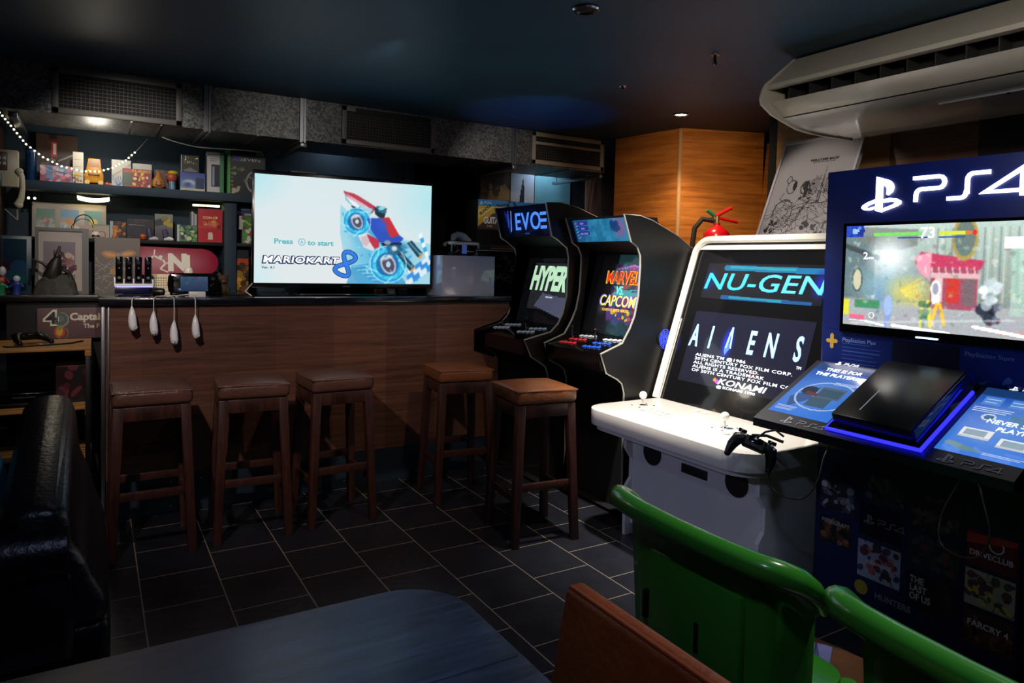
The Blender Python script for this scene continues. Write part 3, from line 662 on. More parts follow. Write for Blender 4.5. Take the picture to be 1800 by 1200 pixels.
# ---------------------------------------------------------------- white sit-down cabinet
wc = thing('arcade_cabinet', 'white sit-down arcade cabinet with ALIENS on its screen and a wide white control panel', 'arcade cabinet', (2.37, 1.9, 0)); O = W(wc)
Y0, Y1 = 1.908, 2.955
def leg_side(ya, yb):
    pr = [(2.37, 0), (2.37, .30), (2.425, .385), (2.425, .43), (2.37, .50), (2.37, .575), (2.74, .60), (2.735, .657), (3.035, 1.556), (3.40, 1.556), (3.40, 0)]
    pr = [(2.365, 0), (2.365, .255), (2.40, .30), (2.40, .40), (2.36, .455), (2.36, .575), (2.73, .60), (2.73, .655), (3.035, 1.556), (3.40, 1.556), (3.40, 0)]
    MB().prism(pr, 'y', ya, yb, .003).build('side_panel', WHITE, wc, off=O)
leg_side(Y0, Y0+.022)
MB().prism([(2.365, 0), (2.365, .255), (2.40, .30), (2.40, .40), (2.36, .455), (2.36, .555), (2.55, .555), (2.55, 0)], 'y', 2.75, 2.772, .003).build('side_panel', WHITE, wc, off=O)
MB().prism([(2.73, .655), (3.035, 1.556), (3.40, 1.556), (3.40, .3), (2.73, .3)], 'y', 2.91, Y1-.02).build('side_panel', WHITE, wc, off=O)
fp = MB().box(2.405, 2.42, Y0+.022, 2.75, .06, .575).build('front_panel', WHITE, wc, off=O)
for y, z in ((2.60, .465), (2.065, .465)):
    b = MB().cyl((2.404, y, z), (2.398, y, z), .062, n=28); s = b.build('speaker_grille', BLACKM, wc, off=O)
MB().box(2.398, 2.406, 2.235, 2.395, .425, .468, .002).build('coin_slot_plate', BLACKM, wc, off=O)
MB().cyl((2.400, 2.70, .515), (2.392, 2.70, .515), .011, n=14).build('lock', CHROME, wc, off=O)
MB().box(2.403, 2.407, Y0+.03, Y0+.036, .05, .23).build('door_gap', BLACKM, wc, off=O)
# control panel slab with rounded front corners
def rrect(x0, x1, y0, y1, r, n=8):
    return arc(x0+r, y0+r, r, 180, 270, n)+[(x1, y0), (x1, y1)]+arc(x0+r, y1-r, r, 90, 180, n)
cp = MB().prism(rrect(2.195, 2.735, 1.84, 2.925, .13), 'z', .58, .66, .004).build('control_panel', mat('white_gloss_panel', '#e2ddd4', .22, var=.02, coat=.2), wc, off=O)
sh = MB().prism(rrect(2.22, 2.60, 1.865, 2.90, .12), 'z', .555, .58).build('panel_underside', WHITE, wc, off=O)
WB = mat('cream_button', '#e6dccb', .3)
for ys in (2.79, 2.23):
    joystick(cp, 2.50-O[0], ys-O[1], .66, mat('white_ball', '#f0ece4', .15), r=.021)
    for k in range(4):
        for r in range(2): button(cp, 2.42+.05*r+.012*math.sin(k)-O[0], ys-.085-.042*k-O[1], .66, WB)
    for dx, dy in ((-.05, .03), (-.05, -.03), (.05, .03), (.05, -.03)): MB().ell((2.50+dx-O[0], ys+dy-O[1], .661), (.005, .005, .002), 8).build('bolt', BLACKM, cp)
for y in (2.50, 2.56): button(cp, 2.66-O[0], y-O[1], .66, WB)
# bezel, border moulding, marquee, screen
p0 = Vector((2.733, 0, .657)); upv = Vector((.3, 0, .9)).normalized(); nrm = Vector((-upv.z, 0, upv.x))
def bzp(y, s, d=0.0): return p0+Vector((0, y, 0))+upv*s+nrm*d
bl = MB()
cs = [(Y0+.0, 0), (Y0+.0, .935)]+[]
YA, YB = Y0+.022, Y1-.022
ring = [bzp(YB, 0, .012), bzp(YB, .86, .012)]+[bzp(YB-.09+.09*math.cos(a), .86+.085*math.sin(a), .012) for a in [PI/2*k/8 for k in range(1, 9)]]+[bzp(YA+.09, .945, .012)]+[bzp(YA+.09-.09*math.sin(a), .86+.085*math.cos(a), .012) for a in [PI/2*k/8 for k in range(1, 9)]]+[bzp(YA, 0, .012)]
MB().tube(ring, .021, 8).build('border_moulding', mat('cream_white_moulding', '#e8e2d4', .28), wc, off=O)
bv = [bzp(Y1-.01, 0)]+[bzp(Y1-.01, .86)]+[bzp(Y1-.09+.08*math.cos(a), .86+.075*math.sin(a)) for a in [PI/2*k/6 for k in range(1, 7)]]+[bzp(Y0+.09, .935), bzp(Y0+.01, .87), bzp(Y0+.01, 0)]
b = MB(); f = [b.bm.verts.new(v) for v in bv]; g = [b.bm.verts.new(v-nrm*.03) for v in bv]
b.bm.faces.new(f); b.bm.faces.new(g[::-1])
for i in range(len(f)): b.bm.faces.new((f[i], g[i], g[(i+1) % len(f)], f[(i+1) % len(f)]))
b.build('bezel', mat('smoked_acrylic', '#0e0e10', .12, coat=.4), wc, off=O)
def bzM(y, s, d=.002): return frame_at(bzp(y, s, d)-Vector(O), XD, upv)
MB().prism([(3.0, 1.50), (3.05, 1.556), (3.40, 1.556), (3.40, 1.5)], 'y', Y0+.022, Y1-.04).build('top_panel', WHITE, wc, off=O)
MB().box(3.38, 3.40, Y0+.022, Y1-.04, 0, 1.5).build('back_panel', BLACKM, wc, off=O)
# NU-GEN marquee
A = Art(.76, .205, 60, '#05070c'); a = A.asp
A.line([(.65, .88), (a-.15, .84)], .15, '#1687c0'); A.line([(.8, .90), (a*.75, .86)], .07, '#2fb5c4'); A.line([(.75, .06), (a-.3, .03)], .11, '#1560a8'); A.line([(1.0, .07), (a*.7, .05)], .06, '#25a8b8')
A.ell(.2, .5, .3, .45, '#101c6a', soft=.7); A.ell(a-.15, .5, .3, .45, '#1a2cc0', soft=.8)
mq = A.build('marquee', SCR, wc, bzM(2.435, .602))
text('lettering', 'NU-GEN', .092, gl('#1c7fae', 1.0), mq, Matrix.Translation((0, -.001, .055)), bold=.010, shear=.12, sx=1.46, space=1.04)
text('lettering', 'NU-GEN', .088, gl('#22a0b0', .85), mq, Matrix.Translation((0, -.002, .057)), bold=-.004, shear=.12, sx=1.50, space=1.06)
# screen
A = Art(.76, .40, 90, '#0a0d26'); a = A.asp; A.grad('#101220', '#0a0d2c'); A.rect(.03, .02, a-.03, .98, '#0b1238', .5)
A.ell(a*.36, .60, .12, .26, '#2c40ff', soft=.7); A.poly([(a*.345, .50), (a*.36, .76), (a*.385, .52), (a*.36, .44)], '#78b4ff')
A.ell(a*.62, .255, .035, .04, '#7a1c1c')
sc = A.build('screen', SCR, wc, bzM(2.435, .125))
TC = gl('#7fb8f0', 1.2); WT = gl('#dfe6f2', 1.1)
for y, ch in ((2.775, 'A'), (2.66, 'I'), (2.39, 'E'), (2.27, 'N'), (2.115, 'S')):
    text('lettering', ch, .118, TC, sc, Matrix.Translation((2.435-y, -.001, .203)), bold=.022, sx=.52)
flat('lettering', [[(-.115, .215), (-.098, .33), (-.088, .33), (-.075, .215), (-.085, .215), (-.094, .30), (-.105, .215)]], TC, sc, Matrix(), .0015)
text('small_lettering', 'TM', .014, WT, sc, Matrix.Translation((.345, -.001, .165)))
for i, s_ in enumerate(('ALIENS TM @1986', '20TH CENTURY FOX FILM CORP.', 'ALL RIGHTS RESERVED.', 'ALIENS IS A TRADEMARK', 'OF 20TH CENTURY FOX FILM CORP.')):
    text('small_lettering', s_, .0150, WT, sc, Matrix.Translation((-.30, -.001, .150-.0215*i)), 'LEFT', bold=.004, sx=1.75, space=1.12)
text('lettering', 'KONAMI', .030, WT, sc, Matrix.Translation((.045, -.001, .022)), bold=.012, shear=.25, sx=1.75)
text('small_lettering', '@ KONAMI 1990', .013, WT, sc, Matrix.Translation((.02, -.001, .002)), bold=.015, sx=1.75)
flat('emblem', [arc(-.125, .040, .010, 0, 360, 12)], gl('#e86a2a', 1), sc, Matrix(), .001); flat('emblem', [arc(-.108, .033, .011, 0, 360, 12)], gl('#a838c0', 1), sc, Matrix(), .0012)

# ================================================================ game console display kiosk
kx = 2.70
ki = thing('display_kiosk', 'dark blue games console kiosk with a lit logo, a big screen and a sloping desk', 'kiosk', (kx, 1.05, 0)); O = W(ki)
KB = mat('kiosk_blue', '#0a1c64', .4, var=.06); KD = mat('kiosk_dark', '#070b1c', .35)
KY0, KY1 = 1.03, 1.892
MB().box(kx, kx+.16, KY0, KY1, .98, 1.818, .004).build('back_panel', KB, ki, off=O)
MB().box(kx-.10, kx+.16, 1.06, 1.815, .0, .80).build('base_cabinet', mat('kiosk_base_blue', '#0a1433', .4, var=.2), ki, off=O)
MB().box(kx, kx+.16, KY0, KY1, .80, .98).build('back_panel', KD, ki, off=O)
# logo
LG = gl('#f4f6ff', 2.6)
def ps_symbol(k, x, z):
    """console emblem of height k with its foot at x,z"""
    T = lambda P: [(x+k*u, z+k*v) for u, v in P]
    bowl = [(.03, .93)]+[(.03+.32*math.sin(t)+.02, .64+.27*math.cos(t)) for t in (.35, .7, 1.05, 1.4, 1.75, 2.1)]+[(.20, .42), (.16, .45), (.16, .62), (.13, .69), (.09, .70)]
    return [T([(-.17, 1.0), (.03, .94), (.03, -.08), (-.17, -.02)]), T(bowl+[(.03, .72)]),
            T([(-.17, .33), (-.42, .25), (-.58, .16), (-.62, .08), (-.52, .01), (-.36, .0), (-.17, .05), (-.17, .12), (-.34, .075), (-.44, .08), (-.46, .11), (-.40, .15), (-.17, .23)]),
            T([(.07, .31), (.26, .34), (.46, .31), (.60, .23), (.60, .15), (.48, .08), (.07, -.05), (.07, .04), (.36, .14), (.43, .18), (.40, .21), (.28, .225), (.07, .21)])]
def ps4(k, x, z):
    """the letters P S 4, capital height k"""
    w = .145*k
    T = lambda P: stroke([(x+.93*k*u, z+k*v) for u, v in P], w)
    Pp = T([(0, .92), (1.05, .92)]+arc(1.05, .70, .22, 90, -90, 6)+[(.35, .48)]+arc(.35, .26, .22, 90, 180, 4)[0:]+[(.13, 0)])
    Ss = T([(2.95, .92), (2.35, .92)]+arc(2.35, .70, .22, 90, 180, 4)+[(2.13, .25)]+arc(1.90, .25, .20, 0, -90, 4)+[(1.38, .05)])
    F4 = T([(4.05, 0), (4.05, .96), (2.78, .20), (4.42, .20)])
    return [Pp, Ss, F4]
KM = frame_at(Vector((kx-.001, 1.875, 0))-Vector(O), XD)      # x along the kiosk from its left edge
lo = flat('lit_emblem', ps_symbol(.133, .228, 1.645), LG, ki, KM, .008); lo['label'] = 'white lit console emblem'
lo = flat('lit_lettering', ps4(.098, .352, 1.668), LG, ki, KM, .008); lo['label'] = 'white lit PS4 lettering'
# screen
A = Art(.70, .405, 150, '#8f9aa0'); a = A.asp
A.grad('#77807e', '#a9bbb4', .25, 1); A.rect(0, 0, a, .26, '#8b8f94').poly([(0, .26), (a, .26), (a, .0), (0, 0)], '#a3a6a8', .5)
for i in range(26): A.rect(a*(.52+.019*i), .30, a*(.528+.019*i), .95, ['#58665e', '#c2cbb8', '#7d8c76', '#9fb0a0'][i % 4], .55)
A.rect(a*.88, .2, a, .85, '#9fc4b4', .6); A.rect(0, .28, a*.18, .9, '#4f6468', .8)
A.poly([(0, .92), (a*.25, .72), (a*.42, .80), (a*.42, .95), (0, 1)], '#6f7470', .8); A.line([(0, .80), (a*.2, .68)], .05, '#3d4749')
A.ell(a*.24, .42, .42, .30, '#8fb7c4', soft=1, a=.8); A.ell(a*.38, .36, .30, .18, '#c8b84a', soft=.9, a=.8); A.ell(a*.22, .30, .16, .25, '#5f86a8', soft=1, a=.7)
for i in range(14): A.line([(a*.34, .37), (a*(.44+.01*(i % 3)), .22+.022*i)], .008, '#d6c35a', .7)
A.poly([(a*.44, .74), (a*.76, .66), (a*.74, .58), (a*.50, .60), (a*.46, .54), (a*.41, .64)], '#b03a58'); A.poly([(a*.50, .60), (a*.73, .58), (a*.73, .22), (a*.50, .22)], '#93485a')
A.poly([(a*.41, .70), (a*.50, .74), (a*.49, .48), (a*.43, .56)], '#d98aa0'); A.rect(a*.58, .28, a*.64, .50, '#b8362c').rect(a*.52, .28, a*.56, .50, '#c9aab0').rect(a*.66, .26, a*.72, .50, '#6d5a60')
A.rect(a*.50, .50, a*.74, .545, '#c7a0a4').ell(a*.66, .86, .11, .20, '#9a8a4a').ell(a*.66, .86, .085, .16, '#5f6f6a')
A.ell(a*.08, .46, .055, .12, '#2f4540').ell(a*.08, .46, .045, .105, '#b7b49a')
A.ell(a*.525, .40, .045, .08, '#e0ddd8').ell(a*.525, .40, .028, .055, '#8a8fa0'); A.rect(a*.505, .26, a*.55, .34, '#dfe2e4')
for x0, x1 in ((.46, .455), (.49, .505)): A.line([(a*x0, .28), (a*x1, .05)], .03, '#d6c84a')
for x0, x1 in ((.535, .51), (.55, .575)): A.line([(a*x0, .26), (a*x1, .08)], .03, '#e0b03a')
A.rect(a*.07, .18, a*.22, .26, '#3f7f58').rect(0, .10, a*.035, .26, '#c4c23a')
A.blobs(14, ['#2c3440', '#4a3a44', '#20242c', '#5a6070'], .02, .05, 5, (.74, .12, .83, .27)); A.blobs(20, ['#c3cdd0', '#e4eaea', '#6f8a90', '#aab8bc'], .02, .05, 6, (.74, .25, .84, .48), .7)
A.line([(a*.28, .18), (a*.26, .02)], .05, '#7a90c4'); A.ell(a*.27, .22, .04, .10, '#8fa6d0')
A.blobs(150, ['#c8d4cc', '#5f6f6c', '#a8b8a4', '#8a7f7a', '#b8c4c8', '#4a5658', '#d8dcd0', '#8a5a64'], .006, .028, 21, (.02, .0, .98, .86), .4); [A.line([(a*(.47+.035*k), .545), (a*(.465+.035*k), .60)], .012, '#e0d8d4', .7) for k in range(8)]; A.blobs(10, ['#3f6a50', '#6a8a70', '#2f4a3c'], .015, .04, 23, (.44, .06, .50, .26), .8); A.line([(a*.05, .02), (a*.9, .16)], .02, '#c8ccd0', .5)
A.ell(a*.265, .70, .26, .24, '#e8f0f4', soft=1); A.rect(a*.22, .65, a*.31, .75, '#ffffff')
A.blur(2)
A.rect(a*.17, .895, a*.44, .925, '#6ec05a').rect(a*.53, .895, a*.66, .925, '#b9c93a').rect(a*.66, .895, a*.69, .925, '#c86a2a').ell(a*.705, .91, .02, .022, '#d02828')
A.rect(a*.31, .865, a*.47, .878, '#2f4f8a').rect(a*.53, .865, a*.66, .878, '#2f4f8a')
A.rect(0, .89, a*.11, 1, '#2340a8').scrawl(0, '#ffffff', .01); A.blobs(16, ['#4f78d8', '#86a8f0', '#1c2f7a'], .01, .03, 2, (.01, .9, .10, .98))
A.rect(a*.04, .07, a*.13, .105, '#d85a78').rect(a*.04, .045, a*.16, .055, '#f0f0f0').ell(a*.175, .11, .03, .032, '#d8d8d8', ring=.3).line([(a*.14, .05), (a*.25, .02)], .02, '#dfeaf4')
A.rect(a*.84, .77, a, .865, '#e4e8e8').rect(a*.845, .03, a, .06, '#d07a7a').line([(a*.72, .08), (a, .02)], .03, '#e8ece8').line([(a*.30, .03), (a*.6, .0)], .03, '#e0e4e8')
A.noise(.03, 2, 11)
MB().box(kx-.012, kx, 1.07, 1.80, 1.145, 1.595).build('screen_surround', BLACKG, ki, off=O)
ks = A.build('screen', SCRB, ki, frame_at(Vector((kx-.0135, 1.435, 1.178))-Vector(O), XD))
text('lettering', '73', .040, gl('#f4f4f4', 1.3), ks, Matrix.Translation((-.02, -.001, .352)), bold=.012)
text('lettering', '2', .028, gl('#f4f4f4', 1.3), ks, Matrix.Translation((-.262, -.001, .270)), bold=.01)
text('small_lettering', 'HITS', .009, gl('#f4f4f4', 1.3), ks, Matrix.Translation((-.240, -.001, .270)), bold=.01)
MB().box(kx-.02, kx-.012, 1.40, 1.48, 1.150, 1.156, .001).build('status_light', glow('pale_blue_led', '#bfe4ff', 3), ki, off=O)
# poster strip behind the desk
A = Art(.84, .165, 60, '#0a1a5e'); a = A.asp; A.grad('#0c2068', '#0d2474', x=True); A.rect(a*.36, 0, a*.66, .9, '#070c22', .9)
A.lines(.55, .15, 1.6, .72, 6, '#33539c', .02, 1); A.line([(.25, .55), (.25, .85)], .09, '#caa23a'); A.line([(.13, .70), (.37, .70)], .09, '#caa23a')
for i in range(7): A.blobs(3, ['#3f5fa8', '#2c4788'], .03, .08, i, (.40+.085*i, .1, .44+.085*i, .35))
ps = A.build('poster_strip', PRINT, ki, frame_at(Vector((kx-.002, (KY0+KY1)/2, .985))-Vector(O), XD))
text('small_lettering', 'PlayStation Plus', .016, ink('#7f9ad8'), ps, Matrix.Translation((-.33, -.0008, .118)), 'LEFT')
text('small_lettering', 'PlayStation Store', .016, ink('#5f7ab8'), ps, Matrix.Translation((.15, -.0008, .118)), 'LEFT')
# sloping desk
dk = MB().prism([(kx-.02, 1.01), (2.285, .80), (2.285, .768), (kx-.02, .74)], 'y', .96, KY1+.0).build('desk', KD, ki, off=O)
p0 = Vector((2.285, 0, .80)); du = Vector((kx-.02-2.285, 0, .21)); DL = du.length; du.normalize(); dn = Vector((-du.z, 0, du.x))
def dkM(y, s, d=.001): return frame_at(p0+Vector((0, y, 0))+du*s+dn*d-Vector(O), XD, du)
def flyer_base(seed):
    A = Art(.265, DL-.075, 110, '#2a6ad0'); A.grad('#2f7ae0', '#1c4fae'); A.ell(A.asp*.45, .45, .5, .45, '#6f9fe8', soft=1, a=.8); return A
FLY = art_mat('backlit_flyer', .95, .25, .3)
A = flyer_base(1); a = A.asp; A.rect(0, .86, a, 1, '#16407e')
A.poly([(.10*a, .30), (.42*a, .56), (.42*a, .30), (.2*a, .12)], '#27406e', .7); A.rect(a*.45, .36, a*.85, .56, '#4d6578').rect(a*.48, .39, a*.82, .53, '#39556a').rect(a*.42, .20, a*.75, .36, '#3d5a70')
A.ell(a*.6, .40, .33, .26, '#a9c6f0', ring=.07); A.ell(a*.30, .46, .09, .08, '#1d2c40').line([(a*.3, .42), (a*.45, .40)], .05, '#6a3434'); A.lines(.06*a, .06, .4*a, .14, 4, '#b8cdf0', .008).lines(.55*a, .62, .95*a, .68, 3, '#b8cdf0', .008)
fl = A.build('flyer', FLY, ki, dkM(1.735, .065)); fl['label'] = 'blue backlit leaflet on the left'
WI = gl('#eef4ff', 1.1)
flat('emblem', ps_symbol(.022, -.055, .372), WI, fl, Matrix(), .0006); flat('lettering', ps4(.016, -.03, .374), WI, fl, Matrix(), .0006)
text('lettering', 'THIS IS FOR', .020, WI, fl, Matrix.Translation((0, -.0008, .318)), bold=.006, shear=.1, sx=1.05); text('lettering', 'THE PLAYERS', .020, WI, fl, Matrix.Translation((-.01, -.0008, .283)), bold=.006, shear=.1, sx=1.1)
A = flyer_base(2); a = A.asp; A.rect(0, .88, a, 1, '#143a70')
for i in range(3): A.rect(a*(.08+.3*i), .74, a*(.3+.3*i), .86, '#4d86d8').lines(a*(.1+.3*i), .76, a*(.28+.3*i), .84, 3, '#cfe0fa', .008)
A.lines(.05*a, .62, .5*a, .70, 3, '#dbe6fb', .01); A.ell(a*.28, .56, .06, .05, '#cfdcec').ell(a*.28, .56, .04, .035, '#2f6f9a'); A.rect(a*.5, .50, a*.95, .64, '#4a7ba0', .8)
for x0, y0 in ((.12, .24), (.56, .18)): A.rect(a*x0, y0, a*(x0+.34), y0+.13, '#e8eef4').rect(a*(x0+.04), y0+.03, a*(x0+.28), y0+.11, '#8fa9b8').rect(a*x0, y0, a*(x0+.34), y0+.025, '#c7ccd0')
A.poly([(.02*a, .12), (.3*a, .05), (.5*a, .08), (.1*a, .16)], '#5f8a94'); A.lines(.5*a, .02, .98*a, .10, 5, '#a9c4f0', .006)
fl2 = A.build('flyer', FLY, ki, dkM(1.085, .065)); fl2['label'] = 'bright blue backlit leaflet on the right'
flat('emblem', ps_symbol(.022, -.055, .376), WI, fl2, Matrix(), .0006); flat('lettering', ps4(.016, -.03, .378), WI, fl2, Matrix(), .0006)
text('lettering', 'NEVER STOP', .021, WI, fl2, Matrix.Translation((.03, -.0008, .180)), bold=.006, shear=.1, sx=1.0); text('lettering', 'PLAYING', .021, WI, fl2, Matrix.Translation((.05, -.0008, .145)), bold=.006, shear=.1, sx=1.05)
GR = ink('#8a8a90')
for y in (1.70, 1.11):
    flat('emblem', ps_symbol(.042, -.05, .012), GR, ki, dkM(y, .0, .0015), .0006); flat('lettering', ps4(.028, -.005, .016), GR, ki, dkM(y, .0, .0015), .0006)
# console under a lit clear cover in the middle
def dkbox(name, y0, y1, s0, s1, d0, d1, m, bev=.004):
    M = Matrix(((du.x, 0, dn.x, p0.x-O[0]), (0, 1, 0, -O[1]), (du.z, 0, dn.z, p0.z-O[2]), (0, 0, 0, 1)))
    o = MB().box(s0, s1, y0, y1, d0, d1, bev).build(name, m, ki); o.matrix_local = M; return o
dkbox('console_tray', 1.240, 1.585, .03, DL-.01, .002, .012, BLACKG)
LED = glow('blue_led_strip', '#2222ff', 3.0)
dkbox('led_strip', 1.237, 1.585, .026, .036, .003, .012, LED, 0); dkbox('led_strip', 1.237, 1.245, .03, DL-.06, .003, .013, LED, 0); dkbox('led_strip', 1.579, 1.585, .03, .16, .003, .012, LED, 0)
co = dkbox('console', 1.27, 1.56, .05, DL-.02, .012, .066, mat('console_black', '#0b0b0d', .3), .006)
dkbox('console_groove', 1.475, 1.479, .10, .23, .0655, .0668, mat('grey_line', '#b9b9d0', .3, emit=.2), 0)
dkbox('console_edge', 1.28, 1.50, .058, .061, .030, .036, mat('grey_edge', '#77777c', .3), 0)
CLR = mat('clear_acrylic', '#5a66ff', .05, trans=.95, spec=.5)
dkbox('clear_cover_side', 1.255, 1.259, .045, DL-.01, .012, .072, CLR, .001)
# posters on the base
PX = kx-.1015
def poster(y0, y1, z0, z1, name, bg, fn, lab=None):
    A = Art(y1-y0, z1-z0, 56, bg); fn(A)
    return A.build(name, PRINT, ki, frame_at(Vector((PX, (y0+y1)/2, z0))-Vector(O), XD))
def crowd(cols, seed, n=34): return lambda A: (A.blobs(n, cols, .04, .14, seed, (.05, .1, .95, .9), .85), A.scrawl(8, cols[0], .02, seed))
A = Art(.745, .70, 90, '#0b1a4a'); a = A.asp; A.grad('#07103a', '#0a1230'); A.ell(a*.3, .4, .5, .5, '#163a7a', soft=1, a=.6); 
A.build('base_artwork', PRINT, ki, frame_at(Vector((PX+.0008, 1.4375, .05))-Vector(O), XD))
poster(1.64, 1.79, .42, .54, 'game_poster', '#2a2a30', crowd(['#8f9298', '#5a5c66', '#2d2e36', '#b9b9b9'], 3))
q = poster(1.65, 1.79, .28, .39, 'game_poster', '#101412', crowd(['#6a3a24', '#8a5a34', '#2e3a22', '#a8705a'], 4))
text('small_lettering', 'MINECRAFT', .016, ink('#a8b0b8'), q, Matrix.Translation((0, -.0008, .082)), bold=.012)
q = poster(1.45, 1.62, .365, .49, 'game_poster', '#060a20', lambda A: None)
flat('emblem', ps_symbol(.036, -.045, .05), GR, q, Matrix(), .0006); flat('lettering', ps4(.026, -.01, .053), GR, q, Matrix(), .0006)
q = poster(1.45, 1.62, .20, .345, 'game_poster', '#a8b2c4', crowd(['#5a2a34', '#3a3c60', '#c86a6a', '#2c2430'], 5))
text('small_lettering', 'INFAMOUS', .014, ink('#e8e0e8'), q, Matrix.Translation((0, -.0008, .06)), bold=.012)
poster(1.44, 1.60, .50, .61, 'game_poster', '#1c222c', crowd(['#39414c', '#5a6068', '#20242a'], 6))
poster(1.245, 1.42, .46, .60, 'game_poster', '#15181c', crowd(['#4a4038', '#6a5440', '#242428'], 7))
poster(1.245, 1.42, .32, .445, 'game_poster', '#22262c', crowd(['#4a4e58', '#6a3a30', '#30343c', '#17191d'], 8))
q = poster(1.245, 1.42, .165, .30, 'game_poster', '#0c0d0d', crowd(['#1d2020', '#2c3030', '#121414'], 9))
for i, s_ in enumerate(('THE', 'LAST', 'OF US')): text('small_lettering', s_, .024, ink('#c8c8c0'), q, Matrix.Translation((-.08, -.0008, .092-.031*i)), 'LEFT', bold=.014, sx=.8)
q = poster(1.07, 1.225, .40, .52, 'game_poster', '#5a1414', lambda A: A.ell(A.asp*.6, .7, .2, .2, '#c8c8c8', ring=.2).poly([(0, .6), (A.asp, .85), (A.asp, 1), (0, .9)], '#a83028'))
text('small_lettering', 'DRIVECLUB', .018, ink('#d8c8c8'), q, Matrix.Translation((0, -.0008, .035)), bold=.012)
poster(1.07, 1.225, .26, .385, 'game_poster', '#9a9a7a', crowd(['#28304a', '#5a2434', '#c4b23a', '#3a3a40'], 12))
q = poster(1.07, 1.225, .12, .245, 'game_poster', '#3a2420', crowd(['#5a2a20', '#7a4a34', '#2a1a1a'], 13))
text('small_lettering', 'FARCRY 4', .020, ink('#d8d0c8'), q, Matrix.Translation((0, -.0008, .07)), bold=.012)
flat('emblem', [arc(1.875-1.60, .155, .028, 0, 360, 20)], ink('#b8a030'), ki, frame_at(Vector((PX, 1.875, 0))-Vector(O), XD), .001)
text('small_lettering', 'HUNTERS', .022, ink('#8f8f9a'), ki, frame_at(Vector((PX, 1.475, .135))-Vector(O), XD), bold=.012)

# tethered black gamepads
def make_gamepad(name, label, group=None):
    t = thing(name, label, 'game controller', group=group)
    b = MB().box(-.045, .045, -.026, .022, -.016, .016, .010, 3)
    for s in (-1, 1):
        b.tube([(s*.040, .004, .004), (s*.062, -.004, 0), (s*.074, -.035, -.010), (s*.078, -.066, -.018)], [.021, .024, .019, .013], 12)
        b.ell((s*.078, -.070, -.019), .0125, 10)
    b.build('body', BLACKP, t, 60)
    for s in (-1, 1):
        MB().cyl((s*.024, -.014, .012), (s*.024, -.014, .024), .0075, .010, 12).build('thumb_stick', BLACKM, t)
        MB().box(s*.056-.016, s*.056+.016, .022, .034, -.008, .010, .003).build('shoulder_button', BLACKG, t)
    MB().box(-.026, .026, -.004, .020, .015, .018, .002).build('touch_pad', BLACKG, t)
    for dx, dy in ((0, .012), (0, -.008), (.011, .002), (-.011, .002)): MB().cyl((.058+dx, dy, .016), (.058+dx, dy, .0215), .0045, n=10).build('face_button', STEEL, t)
    MB().box(-.066, -.048, -.001, .005, .018, .0215, .001).box(-.060, -.054, -.007, .011, .018, .0215, .001).build('direction_pad', BLACKG, t)
    return t
gp = make_gamepad('game_controller', 'black game controller hanging off the left front corner of the kiosk desk')
gp.location = (2.145, 1.765, .738); gp.rotation_euler = (math.radians(58), math.radians(18), math.radians(-55)); gp.scale = (1.0, 1.0, 1.0)
MB().tube([(.0, .02, .012), (.02, .05, .03), (.05, .07, .035), (.085, .06, .03)], .004, 8).tube([(-.02, .03, -.01), (.03, .055, -.02), (.09, .05, .0)], .006, 8).build('tether_bracket', BLACKM, gp)
def cablething(label, pts, m, r=.003, name='cable', cat='cable', group=None, parent=None):
    P = [Vector(p) for p in pts]; Q = []
    for i in range(len(P)-1):
        a, b_, c, d = P[max(i-1, 0)], P[i], P[i+1], P[min(i+2, len(P)-1)]
        for k in range(6):
            u = k/6; Q.append(.5*((2*b_)+(-a+c)*u+(2*a-5*b_+4*c-d)*u*u+(-a+3*b_-3*c+d)*u**3))
    Q.append(P[-1])
    if parent: return MB().tube(Q, r, 7).build(name, m, parent, 80, off=W(parent))
    return tag(MB().tube(Q, r, 7).build(name, m, None, 80), label, cat, group)
CAB = mat('black_rubber_cable', '#3a3228', .3)
cablething('thin looped cable hanging from the left game controller of the kiosk', [(2.19, 1.735, .72), (2.19, 1.735, .64), (2.19, 1.715, .58), (2.20, 1.66, .555), (2.21, 1.59, .575), (2.23, 1.555, .64), (2.27, 1.56, .72), (2.32, 1.57, .765)], CAB, parent=ki)
cablething('thin looped cable hanging below the right side of the kiosk desk', [(2.30, 1.06, .77), (2.27, 1.03, .72), (2.25, 1.00, .64), (2.25, 1.02, .57), (2.25, 1.07, .545), (2.26, 1.14, .56), (2.30, 1.16, .64), (2.33, 1.12, .765)], CAB, parent=ki)
# ================================================================ television on the bar
tv = thing('television', 'flat screen television showing a kart racing title screen on the bar', 'television', (1.375, 4.33, 1.168), math.radians(-5))
TW, TH, TZ = 1.135, .705, .045
MB().box(-TW/2, TW/2, 0, .035, TZ, TZ+TH, .006).box(-.30, .30, .035, .07, TZ+.10, TZ+.45, .01).build('casing', mat('tv_black', '#0b0b0e', .2, coat=.3), tv)
b = MB().prism([(-.30, -.09), (.30, -.09), (.36, .13), (-.36, .13)], 'z', 0, .012, .003); b.build('stand', BLACKG, tv)
MB().box(-.05, .05, .015, .05, .012, TZ+.05).build('stand_neck', BLACKG, tv)
sw, sh = 1.108, .652
A = Art(sw, sh, 200, '#dfe6e6'); a = A.asp
A.grad('#dde3e4', '#d3e2e6'); A.ell(0, 1, .35, .35, '#9adfe8', soft=1, a=.6); A.ell(a, .85, .5, .5, '#9fe0ea', soft=1, a=.7); A.ell(0, 0, .3, .3, '#b5e4ec', soft=1, a=.6)
P = lambda x, y: ((x-240)/1442*a, 1-(y-122+(x-240)*-.0)/(1000-122))
def ply(pts, c, al=1): A.poly([P(*p) for p in pts], c, al)
